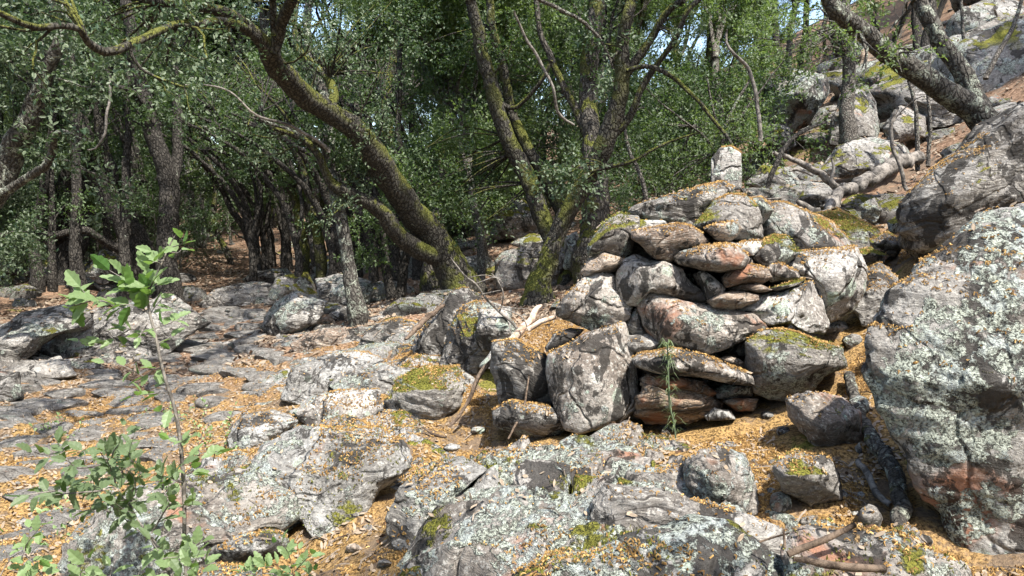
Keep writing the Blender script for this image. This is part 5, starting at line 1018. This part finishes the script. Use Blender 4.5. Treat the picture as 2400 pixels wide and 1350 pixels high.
for (a, b, c, d_) in main: bs.append((a, b, c, d_, D2 + rb.uniform(-.12, .12), 7, .038, 5))
for q in range(34):
    a, b, c, d_ = main[q % len(main)]; t = rb.uniform(.2, 1); x, y = a + (c - a) * t, b + (d_ - b) * t; ang = rb.uniform(-math.pi, .2) ; l_ = rb.uniform(30, 75)
    bs.append((x, y, x + l_ * math.cos(ang), y + l_ * math.sin(ang), D2 + rb.uniform(-.15, .15), 5, .034, 2.5))
sapling('bushy dark leaved oak seedling spreading at the bottom left', [[(410,1360,12,D2),(380,1310,11,D2),(355,1260,10,D2)]], bs, 2, leafm='mid')
bs = [(a, b, c, d_, 1.95, 4, .032, 3) for a, b, c, d_ in [(0,1350,60,1290),(60,1290,100,1230),(30,1320,10,1250),(60,1300,100,1300),(0,1300,-30,1240),(100,1350,90,1280),(20,1350,100,1340),(50,1310,70,1240)]]
sapling('leafy seedling tips at the bottom left corner', [[(0,1420,8,1.95),(10,1380,7,1.95),(0,1350,6,1.95)]], bs, 3)
bs = [(a, b, c, d_, 2.1, 5, .042, 3) for a, b, c, d_ in [(190,1400,180,1320),(190,1390,210,1310),(450,1400,440,1330),(440,1340,470,1290),(440,1400,400,1330),(360,1400,380,1320),(455,1360,480,1320),(300,1380,330,1330),(250,1400,260,1330)]]
sapling('bright seedling leaves rising from the bottom edge under the tall sapling', [[(330,1500,8,2.1),(350,1440,7,2.1),(360,1400,6,2.1)],[(340,1450,5,2.1),(250,1400,5,2.1),(190,1400,4,2.1)],[(340,1450,5,2.1),(450,1400,5,2.1)]], bs, 4)
bs = [(a, b, c, d_, 2.45, 6, .036, 3) for a, b, c, d_ in [(700,1400,680,1310),(680,1310,650,1270),(690,1340,730,1300),(690,1350,640,1320),(640,1330,590,1325),(700,1370,740,1340),(600,1350,570,1340),(680,1330,700,1290),(650,1350,610,1360)]]
sapling('small oak seedling at the bottom edge left of the orange litter', [[(705,1450,6,2.45),(700,1400,5,2.45)],[(700,1400,4,2.45),(640,1345,4,2.45),(600,1350,3,2.45)]], bs, 5)
for lb, pts, n_, dd, s_ in [('low green ground plants among the dry red leaves by the path', (470,1010,60,28), 34, 4.6, .03), ('tiny bright plant at the left border of the path', (135,1010,26,16), 14, 4.9, .03), ('small yellow green weed on the path edge beside the boulder', (135,1220,30,30), 16, 3.75, .03)]:
    bs = []
    for q in range(n_):
        x, y = pts[0] + rb.gauss(0, pts[2]), pts[1] + rb.gauss(0, pts[3]); bs.append((x, y + 12, x + rb.uniform(-18, 18), y - rb.uniform(8, 28), gd(x, y + 14) - .02, 5, s_, 2))
    sapling(lb, [[(pts[0], pts[1] + 20, 3, gd(pts[0], pts[1] + 22)), (pts[0] + 5, pts[1], 2, gd(pts[0], pts[1] + 22))]], bs, 70 + n_, 'ground_plant', leafm='sap')
# feathery spurge in front of the cairn
rs = np.random.RandomState(9); tb = Tubes(); GD = 3.93; P, r_ = limb3([(a, b, c, GD) for a, b, c in [(1586,1045,5),(1582,1012,5),(1578,985,5),(1570,950,6),(1567,900,6),(1566,850,5),(1564,808,3)]]); sp, sr = smooth_poly(P, r_, .01); org = P[0]; tb.add(sp, sr, 5, 0)
Vs = []; Fs = []; n0 = 0
for i in range(len(sp) // 8, len(sp)):
    for q in range(2 if i < len(sp) * .75 else 5):
        an_ = rs.uniform(0, 6.28); o_ = np.array([math.cos(an_), math.sin(an_), 0]); l_ = rs.uniform(.045, .085); p = sp[i]
        a1 = p + o_ * l_ * .5 + np.array([0, 0, l_ * .35]); a2 = p + o_ * l_ + np.array([0, 0, l_ * rs.uniform(-.3, .2)]); sd = np.array([-o_[1], o_[0], 0]) * .0022
        Vs.append(np.array([p - sd * .5, p + sd * .5, a1 + sd, a1 - sd, a2])); Fs.append((n0, n0+1, n0+2, n0+3)); Fs.append((n0+3, n0+2, n0+4, n0+4)); n0 += 5
r0 = bpy.data.objects.new('spurge', None); COL.objects.link(r0); r0.location = tuple(org); tag(r0, 'slender feathery green plant growing in front of the layered stones of the cairn', 'plant')
F4 = np.array([f for f in Fs if f[3] != f[2]]); F3 = np.array([f[:3] for f in Fs if f[3] == f[2]])
link('stem', tb.mesh('stem', LEAF['grey'], org), r0); link('foliage', mesh_np('foliage', np.vstack(Vs) - org, [F4, F3], LEAF['bright'], False), r0)

# ------------------------------------------------------------------ the wood behind: oak templates copied
def template(seed, height=7.5, bark='dark', leaf='dark', per=30, lean=.25, fork=3.0, ln=.06, low=False):
    rs = np.random.RandomState(seed); tb = Tubes(); tips = []
    az = rs.uniform(0, 6.28); d0 = unit(np.array([math.cos(az) * lean, math.sin(az) * lean, 1])); r = height * .0095
    n = 7; pts = [np.array([0, 0, -.3])]; d = d0
    for i in range(n): d = unit(d + rs.normal(size=3) * .10 + np.array([0, 0, .05])); pts.append(pts[-1] + d * (fork + .3) / n)
    sp, sr = smooth_poly(pts, np.linspace(r * 1.35, r, n + 1), .12); tb.add(sp, sr, 10, .12, seed)
    for c in range(rs.randint(2, 4)):
        ax = unit(np.cross(d, rs.normal(size=3))); grow(tb, tips, pts[-1], unit(d + ax * rs.uniform(.3, .7)), r * .72, height * .26, 0, rs, .45, None, .8, .16, 4)
    if low:
        for c in range(3): grow(tb, tips, pts[rs.randint(2, n)], unit(np.array([*rs.normal(size=2), .4])), r * .3, height * .16, 1, rs, .2, None, .8, .2, 4)
    V, F = leaf_cloud(tips, per, rs, ln, ln * .55, .17)
    return tb.mesh('trunk', BARK[bark], (0, 0, 0)), mesh_np('crown', V, F, LEAF[leaf], False), len(F), np.array([t[0] for t in tips])
TM = [template(301, 7.5, 'dark', 'dark', lean=.3), template(302, 8.5, 'mossd', 'mid', lean=.15), template(303, 7, 'grey', 'dark', lean=.45), template(304, 6.5, 'dark', 'grey', lean=.3, low=True, fork=1.8), template(305, 8, 'dark', 'mid', lean=.35), template(306, 6, 'grey', 'bright', lean=.2, low=True, fork=1.8)]
def shrub(seed, leaf, rad=.9):
    rs = np.random.RandomState(seed); tb = Tubes(); tips = []
    for c in range(7): grow(tb, tips, np.array([rs.normal() * .08, rs.normal() * .08, -.1]), unit(np.array([rs.normal() * .5, rs.normal() * .5, 1])), .016, rad * .8, 2, rs, .2, 5, .8, .2, 4)
    V, F = leaf_cloud(tips, 16, rs, .042, .024, .12)
    return tb.mesh('stem', BARK['grey'], (0, 0, 0)), mesh_np('foliage', V, F, LEAF[leaf], False)
SH = [shrub(401, 'dark'), shrub(402, 'mid'), shrub(403, 'dark', 1.2)]
def put(name, meshes, parts, x, y, s, rz, label, cat, group, zs=1):
    r = bpy.data.objects.new(name, None); COL.objects.link(r); r.location = (x, y, gz(x, y)); r.rotation_euler = (0, 0, rz); r.scale = (s, s, s * zs)
    tag(r, label, cat, group)
    for m_, pn in zip(meshes, parts): link(pn, m_, r)
    return r
rf = random.Random(21); placed = []
SUNNY = np.array([[-4.4, 13, .3], [-6, 20, 1], [-7.5, 24, 1.3], [-8, 20, .8], [-3.2, 8, .2], [1.6, 4.2, .9], [2.6, 3.2, .9], [2.3, 5.5, 1.6], [.9, 4.6, .5], [3.4, 5.2, 2], [1.2, 3, .4], [3.3, 7.5, 2.2], [2.0, 2.2, .6]])
def blocks_sun(x, y, z, s):
    c = np.array([x, y, z + 5.4 * s]); v = c - SUNNY; t = v @ SUN_DIR; dd = np.linalg.norm(v - t[:, None] * SUN_DIR, axis=1)
    return ((t > 0) & (dd < 2.75 * s)).any()
def try_tree(x, y, mind, sun=True, s=None):
    if any((x - a) ** 2 + (y - b) ** 2 < mind ** 2 for a, b in placed): return False
    s = s or rf.uniform(.75, 1.15); z = gz(x, y)
    if sun and blocks_sun(x, y, z, s): return False
    placed.append((x, y)); k_ = rf.randrange(6); q0 = proj((x, y, z + 1))
    if y > 17: k_ = rf.choice([0, 1, 2, 4, 4, 5])
    elif x > 2 and y > 9: k_ = rf.choice([0, 1, 2, 4, 5])
    if k_ in (3, 5) and 380 < q0[0] < 1050 and 8 < q0[2] < 34: k_ = rf.choice([0, 1, 4])
    q_ = proj((x, y, z)); kd = ['dark leaved oak', 'mossy trunked green oak', 'strongly leaning grey oak', 'low branching greyish oak', 'tall fresh green oak', 'small bright green oak'][k_]
    lb_ = kd + ' ' + (zone_name(q_[0], q_[2]) if q_[2] > 8 and -400 < q_[0] < 2800 else 'beside or behind the viewer, shading the path')
    put('holm_oak', TM[k_][:2], ('trunk', 'crown'), x, y, s, rf.uniform(0, 6.28), lb_, 'tree', lb_ + ' group'); return True
n_t = 0
for _ in range(4000):
    if n_t >= 105: break
    d = 9.5 + 32 * rf.random() ** 1.5; px = rf.uniform(-500, 2300); v = ray(px, 500); x, y = v[0] * d, v[1] * d
    if 420 < px < 1000 and d < 20: continue
    if -20 < px <= 420 and d < 15: continue
    if px > 1750 and d < 13: continue
    if 1500 < px <= 1750 and d < 11: continue
    if px > 1250 and d < 10.5: continue
    if try_tree(x, y, 1.25 + .03 * d): n_t += 1
for _ in range(2500):
    if n_t >= 135: break
    d = rf.uniform(15, 30); px = rf.uniform(-200, 1300); v = ray(px, 500)
    if 420 < px < 760 and d < 20: continue
    if try_tree(v[0] * d, v[1] * d, 1.6, False, rf.uniform(1.15, 1.5)): n_t += 1
# far belt closing the horizon
for _ in range(3000):
    if n_t >= 215: break
    d = rf.uniform(34, 62); px = rf.uniform(-300, 2500); v = ray(px, 500)
    if try_tree(v[0] * d, v[1] * d, 2.0, False, rf.uniform(1.0, 1.5)): n_t += 1
# trees beside and behind the viewer whose crowns shade the path
for x, y, s in [(-2.2, -.9, .95), (-6.5, 2.5, 1), (.4, -1.8, .9), (-4, -2.5, 1), (-6.8, 6.6, 1), (3.2, -2.6, .8), (-8, 9, 1), (5.6, 1.0, .75), (-5.5, -5, 1.1), (2, -6, 1.1), (6.5, -3, 1), (8.5, 3, .9), (-9, -1, 1.1), (7.8, 8, .8)]:
    try_tree(x, y, .5, False, s)
for j in range(120):
    px = rf.uniform(-50, 1780); d = rf.uniform(8.5, 30)
    if 420 < px < 850 and d < 22: continue
    if -50 < px < 430 and d < 14: continue
    if 850 < px < 1400 and d < 13: continue
    lb_ = ['dark leaved', 'fresh green', 'broad dark'][j % 3] + ' oak bush ' + zone_name(px, d)
    v = ray(px, 500); put('oak_shrub', SH[j % 3], ('stem', 'foliage'), v[0] * d, v[1] * d, rf.uniform(.7, 1.4) * (1 + max(0, d - 14) * .05), rf.uniform(0, 6), lb_, 'shrub', lb_ + ' group')
print('objects', len(SC.objects), 'tree faces', [t[2] for t in TM], 'trees', n_t)
